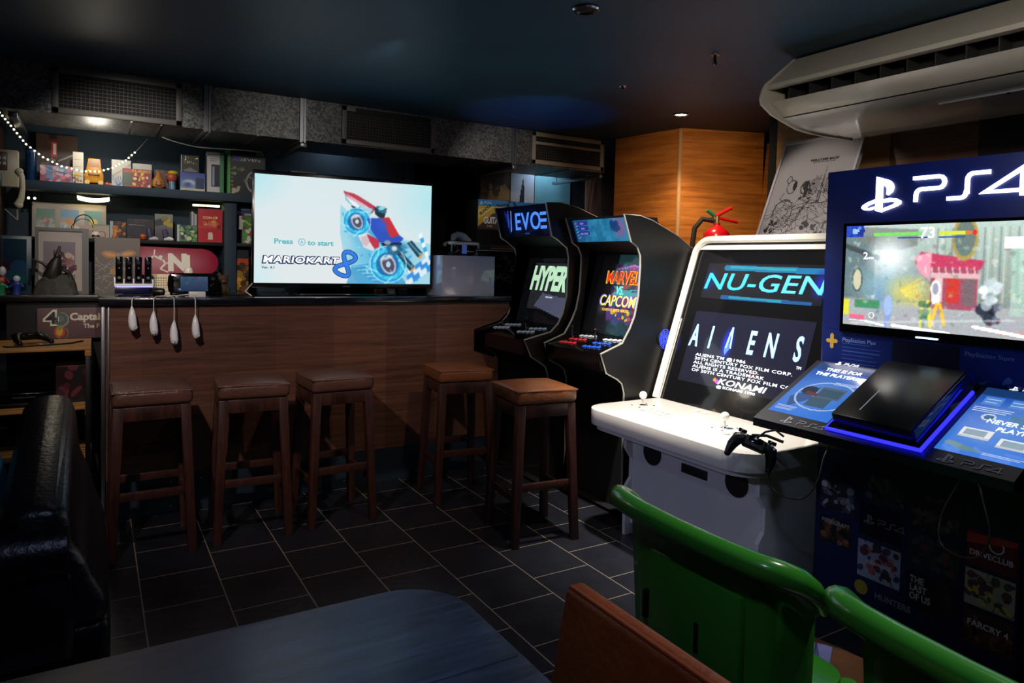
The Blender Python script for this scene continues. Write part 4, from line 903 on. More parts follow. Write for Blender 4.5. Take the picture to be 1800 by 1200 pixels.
def dot(x, y, rx, ry, c, ang=0, **k): A.ell(*P(x, y), rx/878, ry/878, c, ang, **k)
# blue spray and track behind the bike
ply([(900, 330), (1000, 420), (1300, 600), (1680, 640), (1680, 1000), (1050, 1000), (940, 800), (900, 560)], '#7cc8e0', .65)
dot(1250, 760, 330, 240, '#3aa6d8', soft=.9, a=.8); dot(1130, 560, 200, 160, '#3aa0d4', soft=.8, a=.8)
ply([(1000, 850), (1300, 800), (1480, 1000), (960, 1000)], '#2f8fc4', .7)
for i in range(14): A.line([P(1010+14*i, 860+9*i), P(1180+16*i, 840+11*i)], .012, ['#8fd8ec', '#1f78b8', '#5ab8dc'][i % 3], .7)
for i in range(4):
    for j in range(3):
        x, y = 1480+i*62-j*10, 880+j*50-i*44
        ply([(x, y), (x+58, y-45), (x+70, y+5), (x+12, y+50)], '#2f86d8' if (i+j) % 2 else '#dfeaf0', .9)
for i in range(5): ply([(1570+14*i, 560+40*i), (1600+14*i, 540+40*i), (1612+14*i, 585+40*i), (1584+14*i, 600+40*i)], '#3aa8dc' if i % 2 else '#e8f2f6')
# fairing, body, wheels, exhausts of the racing bike
ply([(925, 215), (1050, 250), (1200, 340), (1160, 400), (1060, 330), (960, 300)], '#a83048'); ply([(940, 255), (1060, 285), (1170, 360), (1140, 430), (1040, 380), (940, 290)], '#8fc0d4'); ply([(945, 262), (1020, 300), (1100, 380), (1000, 330)], '#e8f0f2')
ply([(985, 335), (1090, 370), (1110, 440), (1040, 400)], '#182030')
for cx, cy, r in ((1040, 470, 120), (1310, 830, 165)):
    dot(cx, cy, r, r*.96, '#1f98d0', -30, a=.95); dot(cx, cy, r*.86, r*.8, '#45c8ea', -30, ring=.22); dot(cx-8, cy, r*.6, r*.62, '#1d6aa8', -30); dot(cx, cy, r*.40, r*.55, '#b4bcc8', 25); dot(cx, cy, r*.30, r*.44, '#4c4a60', 25); dot(cx, cy, r*.12, r*.16, '#d8dce4')
    for k in range(10):
        t0 = k*.63; A.line([P(cx+r*.7*math.cos(t0), cy+r*.7*math.sin(t0)), P(cx+r*1.15*math.cos(t0+.5), cy+r*1.1*math.sin(t0+.5))], .014, ['#9fe8f6', '#2f9ed8'][k % 2], .8)
ply([(1120, 440), (1230, 430), (1330, 520), (1440, 600), (1400, 650), (1230, 640), (1160, 540)], '#2a50b8'); ply([(1180, 340), (1290, 340), (1270, 430), (1190, 400)], '#1f3a48')
ply([(1230, 430), (1310, 420), (1400, 570), (1330, 600)], '#c03038'); dot(1250, 490, 60, 80, '#2f58c8', 30, soft=.8)
ply([(1050, 590), (1130, 560), (1225, 640), (1180, 720), (1100, 690)], '#d8d8dc'); ply([(1120, 570), (1225, 620), (1230, 680), (1190, 700), (1150, 640)], '#b83048')
ply([(1330, 690), (1420, 640), (1470, 720), (1400, 760)], '#26384c'); dot(1440, 690, 60, 60, '#3a8fb4', soft=.6); ply([(1240, 645), (1430, 640), (1400, 670), (1260, 670)], '#12182c')
for x, y in ((1470, 640), (1400, 760)):
    ply([(x, y), (x+40, y-25), (x+140, y+80), (x+100, y+125)], '#1c3c50'); ply([(x+10, y-8), (x+24, y-18), (x+126, y+88), (x+114, y+104)], '#4a7f94'); ply([(x+100, y+125), (x+140, y+80), (x+150, y+95), (x+115, y+140)], '#d0a060')
dot(1060, 300, 150, 46, '#d8e4ea', -32, soft=.6, a=.7); ply([(930, 222), (1010, 232), (1180, 335), (1150, 352), (1040, 288)], '#b83a50'); ply([(938, 236), (1120, 330), (1100, 345), (960, 275)], '#e0a0ac', .7)
ply([(1200, 330), (1270, 330), (1290, 380), (1230, 400)], '#2a6a84'); dot(1245, 345, 30, 16, '#8fd0dc', 10); dot(1235, 405, 40, 22, '#16303f', -20)
for x, y, r in ((1040, 470, 120), (1310, 830, 165)):
    dot(x, y, r*1.02, r*.98, '#bff0f8', -30, ring=.06, a=.8); dot(x-r*.1, y-r*.35, r*.5, r*.16, '#e8fcff', 20, soft=.8, a=.8)
for k in range(26): dot(1060+23*k % 560, 690+ (k*67) % 300, 10+k % 7*3, 5+k % 4*2, ['#bfeaf4', '#2a8fd0', '#6ad0ea'][k % 3], k*40, a=.6)
ply([(1290, 660), (1400, 650), (1440, 700), (1360, 760), (1300, 720)], '#1f5a80', .8); dot(1360, 690, 34, 30, '#c8d8e0', soft=.5); dot(1300, 640, 30, 20, '#8a97a8'); ply([(1075, 600), (1120, 585), (1150, 640), (1120, 680), (1085, 660)], '#c8a0a8', .6)
A.blur(2)
ts = A.build('screen', art_mat('tv_screen_picture', 1.05, .6, 0), tv, Matrix.Translation((0, -.001, TZ+.030)))
SX = lambda x: (x-240)/1442*sw-sw/2
SZ = lambda y: (1000-y)/878*sh
TE = gl('#4fa4ae', 1.0); NV = gl('#1f3358', 1.0); WH = gl('#f4f6f8', 1.0); BL = gl('#2a70d0', 1.0)
text('lettering', 'Press', .030, TE, ts, Matrix.Translation((SX(385), -.001, SZ(678))), 'LEFT', bold=.028, sx=1.2)
text('lettering', 'A', .018, TE, ts, Matrix.Translation((SX(599), -.001, SZ(672))), bold=.02)
flat('lettering', [stroke([(SX(599)+.020*math.cos(t), SZ(660)+.020*math.sin(t)) for t in [2*PI*i/24 for i in range(25)]], .004)], TE, ts, Matrix(), .001)
text('lettering', 'to start', .030, TE, ts, Matrix.Translation((SX(645), -.001, SZ(683))), 'LEFT', bold=.028, sx=1.18)
text('lettering', 'MARIOKART', .040, NV, ts, Matrix.Translation((SX(300), -.001, SZ(836))), 'LEFT', bold=.10, shear=.12, sx=1.27, space=1.11)
text('lettering', 'MARIOKART', .037, WH, ts, Matrix.Translation((SX(303), -.0024, SZ(832))), 'LEFT', bold=.02, shear=.12, sx=1.375, space=1.11)
text('small_lettering', 'Ver. 4.1', .014, NV, ts, Matrix.Translation((SX(295), -.001, SZ(883))), 'LEFT', bold=.02, sx=1.2)
eight = []
for k in range(57):
    t = 2*PI*k/56; al = math.cos(t); ac_ = math.sin(2*t)*.5*(1.0-.12*al)
    eight.append((SX(952)+.070*al*.50+.085*ac_*.90, SZ(832)+.070*al*.98-.085*ac_*.42))
ribbon('lettering', eight, .031, NV, ts, -.0008); ribbon('lettering', eight, .022, BL, ts, -.0016)
MB().box(-.025, .025, -.002, 0, TZ+.008, TZ+.014).build('maker_badge', STEEL, tv)

# ================================================================ things on the bar
BT = 1.168
# glossy pale box with a headset on it
gb = thing('display_box', 'glossy pale grey box on the bar beside the television', 'box', (2.152, 4.28, BT))
MB().box(-.197, .197, -.13, .13, 0, .27, .004).build('body', mat('pearl_gloss', '#b0b6d2', .14, coat=.5), gb)
flat('emblem', ps_symbol(.028, 0, .14), ink('#b8bcc8'), gb, frame_at((0, -.1305, 0)), .0006)
text('small_lettering', 'PS VR', .010, ink('#b8bcc8'), gb, frame_at((0, -.1305, .11)))
hs = thing('vr_headset', 'white and black virtual reality headset resting on the glossy box', 'headset', (2.13, 4.27, BT+.271), math.radians(10))
v = MB().box(-.10, .10, -.085, .02, .0, .10, .030, 4); v.build('visor', BLACKG, hs, 50)
v = MB().tube([(-.10, -.03, .082), (-.10, -.078, .082), (-.085, -.092, .082), (.085, -.092, .082), (.10, -.078, .082), (.10, -.03, .082), (.105, .0, .03), (.09, -.06, .012)], .011, 8); v.build('visor_rim', WHITEP, hs, 80)
MB().box(-.035, .005, -.0875, -.084, .012, .088, .001).build('light_panel', glow('dim_blue_panel', '#4a6ab8', .25), hs)
b = MB().tube([(-.05, .0, .095), (-.02, .03, .128), (.03, .05, .138), (.08, .06, .132), (.122, .06, .105), (.145, .05, .06), (.148, .03, .025)], [.014, .022, .028, .028, .026, .022, .018], 12)
b.tube([(-.05, .02, .09), (-.04, .10, .075), (.02, .135, .07), (.09, .12, .075), (.13, .06, .09)], [.012, .016, .018, .016, .012], 10)
b.build('headband', WHITEP, hs, 80)
MB().tube([(.10, .0, .06), (.135, .02, .07), (.155, .02, .03), (.15, .0, .012)], .016, 8).build('headphone', WHITEP, hs, 80)
# boxes behind the first cabinet
bx = thing('black_box', 'tall black box with silver scribbles on the bar behind the arcade cabinet', 'box', (2.58, 4.55, BT))
MB().box(-.245, .30, -.10, .16, 0, .315, .004).build('body', BLACKM, bx)
A = Art(.5, .28, 60, '#0a0a0b'); A.scrawl(26, '#9a9a9a', .012, 4, (.2, .2, .6, .9)); A.build('printed_front', PRINT, bx, frame_at((.03, -.1005, .015)))
MB().box(-.225, .15, -.115, -.10, .312, .318, .001).build('paper_strip', WHITEP, bx)
gbx = thing('game_box', 'large guitar game box with a blue band and gold corner, behind the arcade cabinets', 'box', (2.69, 4.56, BT+.3185))
MB().box(-.31, .31, -.09, .10, 0, .365, .003).build('carton', mat('dark_carton', '#2c2a2c', .5), gbx)
A = Art(.62, .365, 80, '#3a3638'); a = A.asp
A.rect(0, .88, a, 1, '#2f7ec0').rect(0, .74, a, .88, '#a89664'); A.scrawl(14, '#3a2420', .03, 3, (.3, .74, 1, .88)); A.poly([(0, .88), (.52, .88), (0, .46)], '#c8a43a'); A.poly([(0, .80), (.38, .88), (0, .60)], '#e0c878')
A.rect(0, 0, a, .12, '#4a4646'); A.lines(.3, .02, 1.0, .1, 2, '#b8b4ac', .02); A.rect(.0, .02, .05, .11, '#d8d4cc')
bf = A.build('printed_front', PRINT, gbx, frame_at((0, -.0905, 0)))
flat('emblem', ps_symbol(.020, -.285, .332), INKW, bf, Matrix(), .0006); flat('lettering', ps4(.015, -.262, .336), INKW, bf, Matrix(), .0006)
text('lettering', 'GUITAR', .046, INKW, bf, Matrix.Translation((-.265, -.0008, .195)), 'LEFT', bold=.03, sx=.62, shear=.1); text('small_lettering', 'LIVE', .016, ink('#c88a3a'), bf, Matrix.Translation((-.235, -.0008, .168)), 'LEFT', bold=.02)
text('small_lettering', 'BUNDLE', .020, INKK, bf, Matrix.Translation((-.245, -.0008, .285)) @ rot('Y', -38), bold=.02)
# charging dock with four remotes
dk_ = thing('charging_dock', 'white charging dock lit blue from below, holding four black remotes', 'charging dock', (.19, 4.40, BT))
MB().box(-.088, .078, -.045, .045, .012, .048, .004).build('base', mat('dark_blue_plastic', '#14143a', .3), dk_)
MB().box(-.095, .098, -.042, .042, .052, .066, .003).box(-.095, -.087, -.04, .04, .06, .10, .002).box(.090, .098, -.04, .04, .06, .09, .002).build('tray', WHITEP, dk_)
MB().box(-.09, .094, -.043, -.040, .047, .053).build('glow_strip', glow('violet_led', '#6a6aff', 3.5), dk_)
for i in range(3): MB().box(-.047+.047*i-.003, -.047+.047*i+.003, -.03, .03, .066, .092, .002).build('divider', WHITEP, dk_)
MB().box(-.092, -.084, -.048, -.040, .0, .05, .002).build('foot', CHROME, dk_)
MB().box(-.05, .075, -.03, .03, 0.0, .012).build('foot_plate', BLACKM, dk_)
rm = thing('remote_controller', 'black remote at the left end of the white charging dock', 'game controller', group='remotes in the charging dock')
b = MB().box(-.0175, .0175, -.014, .014, 0, .148, .006, 3); b.build('body', BLACKG, rm)
MB().cyl((0, -.014, .032), (0, -.0165, .032), .008, n=12).build('round_button', STEEL, rm); MB().cyl((0, -.014, .085), (0, -.0165, .085), .004, n=10).build('small_button', STEEL, rm)
MB().box(-.010, .010, -.016, -.014, .112, .118).box(-.003, .003, -.016, -.014, .105, .125).build('direction_pad', BLACKM, rm)
rm.location = (.121, 4.40, BT+.0665)
for i, lb in enumerate(('black remote second from the left in the white charging dock', 'black remote third from the left in the white charging dock', 'black remote at the right end of the white charging dock')):
    again(rm, (.168+.047*i, 4.40, BT+.0665), 0, lb)
# black round adapter lying in front of the dock with a cord
cablething('black cord lying along the bar in front of the charging dock', [(.115, 4.30, BT+.006), (.16, 4.31, BT+.006), (.22, 4.30, BT+.006), (.28, 4.32, BT+.009)], BLACKM, .005)
ad = tag(MB().cyl((.285, 4.31, BT+.0245), (.335, 4.29, BT+.0245), .024, .018, 16, .003).build('power_adapter', BLACKP), 'small black power adapter on the bar beside the charging dock', 'adapter')
# four white nunchuks on cords hung over the bar edge
nk = thing('nunchuk_controller', 'white nunchuk hanging over the bar front, leftmost of the four', 'game controller', group='white nunchuks hanging over the bar front')
def nun_body():
    b = MB(); prof = []
    pts = [(0, 0, 0), (0, -.002, -.012), (.0, -.004, -.04), (.001, -.004, -.07), (.004, -.004, -.095), (.006, -.004, -.112), (.007, -.004, -.120)]
    b.tube(pts, [.006, .011, .0175, .020, .0195, .015, .007], 14)
    b.ell((.0, .0, -.002), (.006, .007, .012), 10); return b
nun_body().build('body', mat('white_glossy_plastic', '#f0f2fa', .25, coat=.2), nk, 80)
MB().cyl((.006, -.022, -.098), (.006, -.030, -.100), .009, .010, 12).build('thumb_stick', WHITEP, nk)
MB().ell((.004, -.012, -.117), (.010, .008, .007), 10).build('trigger_button', STEEL, nk)
def cord(h, side, reach):
    pts = [(0, 0, 0), (0, 0, h*.5), (0, .0, h-.012), (.002*side, .006, h+.004), (.01*side, .025, h+.008)]
    for k in range(1, 6): pts.append((.01*side+reach[0]*k/5, .025+reach[1]*k/5, h+.008))
    P = [Vector(p) for p in pts]; return MB().tube(P, .0022, 6)
CORDM = mat('white_cord', '#e6e6e4', .4)
NUNX = ((.170, 1.121), (.270, 1.093), (.367, 1.042), (.470, 1.071)); NL = ('leftmost of the four', 'second from the left', 'hanging lowest of the four', 'rightmost of the four')
CR = []
for i, (x, z) in enumerate(NUNX):
    t = nk if i == 0 else copy_tree(nk)
    t.location = (x, 4.090, z); t['label'] = 'white nunchuk hanging over the bar front, ' + NL[i]
    t.rotation_euler = (0, 0, math.radians((20, -15, -25, 10)[i]))
    CR.append((t, BT-z-.002, (1, 1, -1, -1)[i], ((.03, .06), (.02, .07), (-.02, .08), (-.03, .06))[i]))
for t, h_, sd_, rc_ in CR:
    cc_ = cord(h_, sd_, rc_).build('cord', CORDM, t, 80); cc_.rotation_euler = (0, 0, -t.rotation_euler.z)
# white adapter block, tablet gamepad, calendar, mushroom toy, cardboard stand, cables
wb = tag(MB().box(.452, .535, 4.20, 4.25, BT, BT+.030, .003).box(.46, .49, 4.196, 4.2, BT+.008, BT+.022).build('power_adapter', WHITEP), 'white adapter block on the bar edge under the tablet gamepad', 'adapter')
cablething('thin white lead running from the adapter block along the bar', [(.455, 4.23, BT+.014), (.42, 4.235, BT+.01), (.38, 4.235, BT+.006), (.33, 4.225, BT+.005), (.29, 4.20, BT+.004)], CORDM, .0022)
tb = thing('tablet_gamepad', 'black tablet gamepad with a lit blue screen, propped up on the bar', 'game controller', (.50, 4.40, BT))
T = rot('X', -14)
b = MB().box(-.128, .128, -.012, .012, .0, .13, .011, 3, T); b.tube([T @ Vector(p) for p in ((-.118, -.004, .02), (-.124, -.012, .06), (-.118, -.004, .11))], .017, 10); b.tube([T @ Vector(p) for p in ((.118, -.004, .02), (.124, -.012, .06), (.118, -.004, .11))], .017, 10)
b.build('body', BLACKG, tb)
A = Art(.145, .085, 40, '#3a5a84'); A.grad('#2f4a74', '#54789c'); A.blobs(12, ['#5a4a84', '#3f6a94', '#6a86b0'], .05, .15, 3, a=.5); A.ell(A.asp*.65, .5, .03, .2, '#7a3a70', 20)
A.build('screen', art_mat('dim_screen_picture', .42, .15, .4), tb, frame_at(T @ Vector((0, -.0125, .022)), (1, 0, 0), T.to_3x3() @ Vector((0, 0, 1))))
for s in (-1, 1):
    q = T @ Vector((s*.100, -.014, .095)); MB().cyl(q, q+Vector((0, -.010, 0)), .011, n=12).build('thumb_stick', BLACKM, tb)
    for k in range(3):
        q = T @ Vector((s*.10+(k-1)*.011, -.0135, .055+.009*(k % 2))); MB().ell(q, .0035, 8).build('button', STEEL, tb)
MB().box(-.06, .06, -.03, .05, 0, .006, .002).build('prop_stand', BLACKM, tb)
cl = thing('calendar', 'small cream card calendar propped on the bar behind the remotes', 'calendar', (.335, 4.52, BT))
A = Art(.098, .118, 44, '#c9bd9a')
for r in range(5):
    for c_ in range(6): A.rect((.10+.13*c_)*A.asp, .30+.12*r, (.18+.13*c_)*A.asp, .35+.12*r, '#6a5a4a' if c_ < 5 else '#a84a3a')
A.lines(.1, .05, .75, .2, 3, '#5a4a3a', .02); A.build('printed_card', PRINT, cl, rot('X', -10) @ Matrix.Translation((0, -.001, 0)))
MB().prism([(0, 0), (.004, 0), (.03, .116), (.024, .117)], 'x', -.049, .049).prism([(.06, 0), (.064, 0), (.03, .116), (.026, .116)], 'x', -.04, .04).build('card_stand', CREAM, cl)
ms = thing('toy_mushroom', 'small red toy with a white domed cap standing behind the tablet gamepad', 'toy', (.482, 4.52, BT))
MB().lathe((0, 0, 0), [(0, 0), (.015, 0), (.017, .10), (.014, .125), (0, .13)], 14).build('stem', mat('toy_red', '#a8242a', .4), ms)
MB().lathe((0, 0, .12), [(.006, .002), (.027, .004), (.028, .015), (.020, .034), (.008, .041), (0, .042)], 16).build('cap', mat('toy_white', '#d8cfc4', .35), ms)
cr = thing('toy_figure', 'small brown furry toy figure sitting on the bar right of the tablet gamepad', 'toy', (.665, 4.47, BT))
FUR = mat('brown_fur', '#4a3a26', .9, bump=1, bscale=160, var=.4, vscale=40)
MB().ell((0, 0, .035), (.035, .03, .036), 14).build('body', FUR, cr); MB().ell((0, -.008, .088), (.031, .027, .030), 14).build('head', FUR, cr)
for s in (-1, 1): MB().ell((s*.022, -.005, .116), (.012, .007, .016), 10).build('ear', FUR, cr); MB().ell((s*.026, -.025, .03), (.011, .014, .02), 10).build('arm', FUR, cr); MB().ell((s*.010, -.033, .093), .004, 8).build('eye', INKK, cr)
MB().ell((0, -.034, .080), (.008, .006, .006), 8).build('nose', mat('toy_red', '#a8242a', .4), cr)
hk = tag(MB().tube([(.79, 4.25, BT+.075), (.745, 4.21, BT+.032), (.775, 4.18, BT+.006)], .0035, 8).build('bent_white_rod', WHITEP), 'bent white rod at the left corner of the television', 'rod')
cablething('coiled dark cable lying on the bar left of the television', [(.68, 4.30, BT+.005), (.74, 4.33, BT+.005), (.80, 4.34, BT+.006), (.72, 4.37, BT+.006), (.66, 4.36, BT+.005)], BLACKM, .004)
for i, (x, y, w_, h_, c, lb) in enumerate(((1.62, 4.42, .05, .036, '#8a5a34', 'small brown box on the bar under the television'), (1.70, 4.40, .045, .045, '#c8c2ba', 'small white box on the bar under the right end of the television'), (1.80, 4.44, .05, .040, '#2f5a7a', 'small blue box on the bar under the right corner of the television'))):
    q = thing('small_box', lb, 'box', (x, y, BT)); MB().box(-w_/2, w_/2, -.02, .02, 0, h_*.8, .002).build('carton', mat('carton%d' % i, c, .5), q)
    MB().box(-w_/2-.001, w_/2+.001, -.021, .021, h_*.8, h_, .002).build('lid', mat('carton_lid%d' % i, '#a9a49a', .5), q)
# ================================================================ back wall: shelves and what stands on them
UZ = 1.815; SY = 4.95
us = thing('upper_shelf', 'long navy wall shelf under the air duct, holding boxed games and toys', 'shelf', (-.40, 4.95, 1.76))
MB().box(0, 2.53, 0, .30, 0, .055, .003).build('shelf_board', NAVY, us)
for x in (.10, 1.14, 2.3): MB().box(x-.02, x+.02, .24, .30, -.12, 0, .003).build('bracket', NAVY, us)
LZ = 1.487
ls = thing('lower_shelf', 'dark wall shelf below the navy shelf, crowded with small games and toys', 'shelf', (-.40, 5.0, LZ-.022))
MB().box(0, 1.145, 0, .25, 0, .022, .002).build('shelf_board', BLACKM, ls)
for x in (.04, 1.10): MB().box(x-.01, x+.01, .19, .25, -.05, 0, .002).build('shelf_support', BLACKM, ls)
pil = struct(MB().box(.748, .825, 4.985, 5.25, 1.15, 1.76, .003).build('trim_3', NAVY))
rs = thing('small_shelf', 'short dark shelf with games beside the left edge of the television', 'shelf', (.828, 5.0, LZ-.022))
MB().box(0, .42, 0, .25, 0, .022, .002).build('shelf_board', BLACKM, rs); MB().box(.40, .42, .19, .25, -.05, 0, .002).build('shelf_support', BLACKM, rs)
bc = thing('back_counter', 'dark counter along the back wall behind the bar', 'counter', (-1.2, 4.78, 0))
MB().box(0, 3.28, 0, .46, 1.115, 1.15, .004).build('counter_top', mat('dark_counter', '#1b1a1c', .3, var=.3), bc)
MB().box(.78, 3.28, .03, .46, 0, 1.114).build('carcass', DARK, bc)
CZ = 1.15

def boxed(name, label, x0, x1, y, z, h, d, side, fn=None, bg=None, lean=0, n=40, group=None, cat='game box', letter=None):
    """a carton standing at y (front face), with a printed front"""
    t = thing(name, label, cat, ((x0+x1)/2, y, z), group=group); w_ = x1-x0
    t.rotation_euler = (math.radians(-lean), 0, 0)
    MB().box(-w_/2, w_/2, .0006, d, 0, h, .0015).build('carton', side, t)
    A = Art(w_, h, n, bg or '#808080')
    if fn: fn(A)
    f = A.build('printed_front', PRINT, t)
    for (s_, sz, c, px_, pz, kw) in (letter or []): text('lettering', s_, sz, ink(c), f, Matrix.Translation((px_, -.0007, pz)), **kw)
    return t
C = lambda n, c, r=.45: mat('card_'+n, c, r)
YF = 5.0
tu = thing('tumbler', 'tall blue tumbler with a brush in it at the left end of the upper shelf', 'tumbler', (-.315, YF+.05, UZ))
MB().lathe((0, 0, 0), [(0, .003), (.022, .003), (.024, 0), (.030, .17), (.027, .17), (.021, .008), (0, .008)], 18).build('body', mat('blue_glass', '#1c4478', .15, trans=.4), tu)
MB().lathe((0, 0, .166), [(.031, 0), (.032, .012), (.026, .018), (0, .018)], 18).build('lid', mat('blue_lid', '#1b3f74', .3), tu)
def pb(A):
    a = A.asp; A.grad('#3a2a24', '#4a342a'); A.rect(.35*a, .55, .5*a, .85, '#b8342c').rect(.40*a, .60, .47*a, .82, '#d8d0c4').rect(.3*a, .9, .5*a, 1, '#2a1a16'); A.line([(.55*a, .48), (a, .66)], .03, '#b0a090'); A.blobs(14, ['#b8b0a4', '#6a5a50', '#2a201c'], .02, .06, 2, (.0, .2, .4, .5)); A.blobs(8, ['#2a201c', '#5a463c'], .03, .08, 5, (.4, .0, 1, .4))
boxed('picture_board', 'brown picture board with a red and white robot leaning behind the upper shelf toys', -.30, -.085, 5.17, UZ, .31, .008, C('brown', '#3a2a24'), pb, '#3a2a24', 6, 60, cat='picture')
boxed('game_box', 'wide pink and blue game box lying at the left of the upper shelf', -.272, -.108, YF+.01, UZ, .098, .08, C('pink', '#8a4a5a'), lambda A: (A.grad('#a03a4a', '#5a78b0'), A.blobs(40, ['#c86a7a', '#d89aa4', '#4f86b8', '#e0c8c8', '#7a2a3a', '#3a8a9a'], .06, .2, 3, a=.8)), '#a04a5a', letter=[('SUPER', .014, '#e8dcdc', .01, .065, {})])
boxed('game_box', 'slim upright white box with a yellow print beside the yellow van', -.106, -.052, YF+.005, UZ, .19, .045, C('white', '#b0a898'), lambda A: (A.grad('#b8b0a0', '#c0b8a8'), A.ell(A.asp*.4, .27, .09, .06, '#c8a024'), A.blobs(7, ['#8a5a24', '#3a2a3a'], .02, .05, 3, (.1, .02, .8, .2)), A.lines(.03, .4, .24, .9, 9, '#9a927e', .008)), '#b8b0a0')
# yellow toy van
vn = thing('toy_van', 'yellow toy van standing on its end on the upper shelf', 'toy', (.003, YF+.045, UZ))
YEL = mat('toy_yellow', '#c8881c', .4, var=.08)
MB().prism([(-.050, .012), (.050, .012), (.052, .06), (.040, .098), (.034, .160), (-.030, .160), (-.040, .098), (-.052, .06)], 'y', -.035, .035, .005).build('body', YEL, vn)
MB().prism([(-.031, .108), (.033, .108), (.029, .150), (-.026, .150)], 'y', -.0365, -.035).build('windscreen', mat('toy_dark_yellow', '#8a5a14', .3), vn)
MB().box(-.03, .03, -.038, -.034, .055, .068, .002).build('grille', mat('toy_brown', '#6a3f14', .4), vn)
for s in (-1, 1): MB().cyl((s*.036, -.03, .014), (s*.036, -.04, .014), .014, n=14).build('wheel', mat('toy_pale_yellow', '#d8b070', .4), vn); MB().ell((s*.028, -.036, .082), (.007, .004, .007), 10).build('headlight', mat('toy_cream', '#e0cfa0', .3), vn)
fg = thing('toy_figure', 'tiny orange toy lying beside the yellow van', 'toy', (.074, YF+.03, UZ)); MB().ell((0, 0, .011), (.016, .012, .011), 12).build('body', mat('toy_orange', '#c0582c', .4), fg); MB().ell((.017, -.004, .010), (.008, .008, .008), 10).build('head', mat('toy_peach', '#c88a6a', .4), fg)
def wb1(A): A.grad('#b5afa6', '#c4beb4'); [A.line([(.05+A.asp*.3, .0), (A.asp*.3-.25+.09*i, .42)], .02, '#4f7ab0') for i in range(7)]
boxed('game_box', 'white box with blue sunburst stripes behind the red cartridge box', .098, .203, YF+.06, UZ, .17, .05, C('offwhite', '#b5afa6'), wb1, '#b8b2a8')
boxed('game_box', 'plain white box to the right of the striped white box', .213, .321, YF+.07, UZ, .158, .05, C('offwhite', '#b5afa6'), lambda A: (A.grad('#a8a298', '#c0bab0'), A.lines(.1, .8, .5, .9, 2, '#8a847a', .02)), '#b8b2a8')
def redc(A):
    a = A.asp; A.rect(.02, .02, a-.02, .98, '#8a2018').rect(.02, .80, a-.02, .95, '#b03a1c').rect(.02, .05, .32*a, .8, '#4a5a4a'); A.blobs(34, ['#c0302a', '#d87a2a', '#5a2a6a', '#e0c040', '#7a2020', '#d8d0d0'], .04, .1, 6, (.35, .05, .95, .75)); A.rect(.05*a, 0, .5*a, .10, '#c0342a')
boxed('game_box', 'red boxed game cartridge with a dark frame in front of the white boxes', .157, .318, YF+.005, UZ, .115, .035, C('darkgreen', '#1f3a34'), redc, '#1f3a34', letter=[('TURBO', .014, '#e8c060', .02, .095, dict(sx=1.6))])
gd = thing('gourd_toy', 'round orange smiling gourd toy on the upper shelf', 'toy', (.356, YF+.03, UZ))
MB().lathe((0, 0, 0), [(0, .001), (.02, .002), (.038, .016), (.042, .034), (.036, .056), (.022, .078), (.013, .098), (.010, .112), (0, .114)], 20).build('body', mat('gourd_orange', '#b5763a', .5, var=.12, vscale=30), gd)
for s in (-1, 1): MB().ell((s*.012, -.041, .042), (.003, .002, .005), 8).build('eye', INKK, gd)
MB().tube([(-.018, -.0405, .030), (-.009, -.0435, .023), (.009, -.0435, .023), (.018, -.0405, .030)], .0022, 6).build('mouth', INKK, gd)
boxed('game_box', 'dark brown box behind the smiling gourd', .34, .47, YF+.13, UZ, .135, .05, C('darkbrown', '#3a2024'), lambda A: A.blobs(12, ['#5a2a30', '#7a5a34', '#2a161a'], .08, .2, 3), '#40242a')
yf = thing('toy_figure', 'yellow and red toy bird on a small blue can beside the gourd', 'toy', (.435, YF+.05, UZ))
MB().cyl((0, -.015, 0), (0, -.015, .055), .020, n=16).build('blue_can', mat('blue_white_can', '#6f8fb0', .3, var=.5, vscale=30), yf); MB().ell((.0, .0, .085), (.032, .02, .034), 12).build('body', mat('toy_red2', '#a84a2a', .4), yf)
MB().ell((.008, -.004, .115), (.030, .016, .014), 12).build('crest', mat('toy_yellow2', '#c8a824', .4), yf); MB().ell((-.026, -.008, .095), (.012, .01, .01), 8).build('wing', mat('toy_orange', '#c0582c', .4), yf)
bb = boxed('game_box', 'blue and white box under the small black and yellow one on the upper shelf', .482, .630, YF+.005, UZ, .120, .11, C('blue', '#2f4a8a'), lambda A: (A.grad('#8a9ab0', '#2f4494'), A.ell(A.asp*.35, .45, .4, .22, '#c8d0dc', soft=.6), A.rect(A.asp*.62, .1, A.asp*.95, .75, '#20305a'), A.rect(0, 0, A.asp, .14, '#b8b4a0'), A.ell(A.asp*.3, .35, .3, .2, '#34509a', soft=.7)), '#34489a')
boxed('game_box', 'small black box with a yellow print, on top of the blue box', .486, .594, YF+.015, UZ+.121, .112, .06, C('black', '#17171a'), lambda A: (A.blobs(16, ['#c8b83a', '#e8dc9a', '#6a6430'], .02, .07, 4, (.2, .5, .9, .9)), A.poly([(.1, .1), (.5, .3), (.9, .1), (.85, .05), (.15, .05)], '#6a6a6a'), A.line([(0, .02), (.0, 1)], .05, '#d8d8d8')), '#1a1a1e')
def hb(A): A.rect(.0, 0, A.asp, 1, '#b9b9b6').rect(.10, .16, .30, .70, '#0c0f1c').rect(.12, .18, .16, .66, '#8a94b4').rect(.30, .0, A.asp, 1, '#2f7a4a').lines(.05, .76, .26, .92, 3, '#8a8a8a', .01)
boxed('game_box', 'tall white and green boxed headset on the upper shelf', .642, .745, YF+.005, UZ, .265, .07, C('white2', '#a8a8a4'), hb, '#b9b9b6')
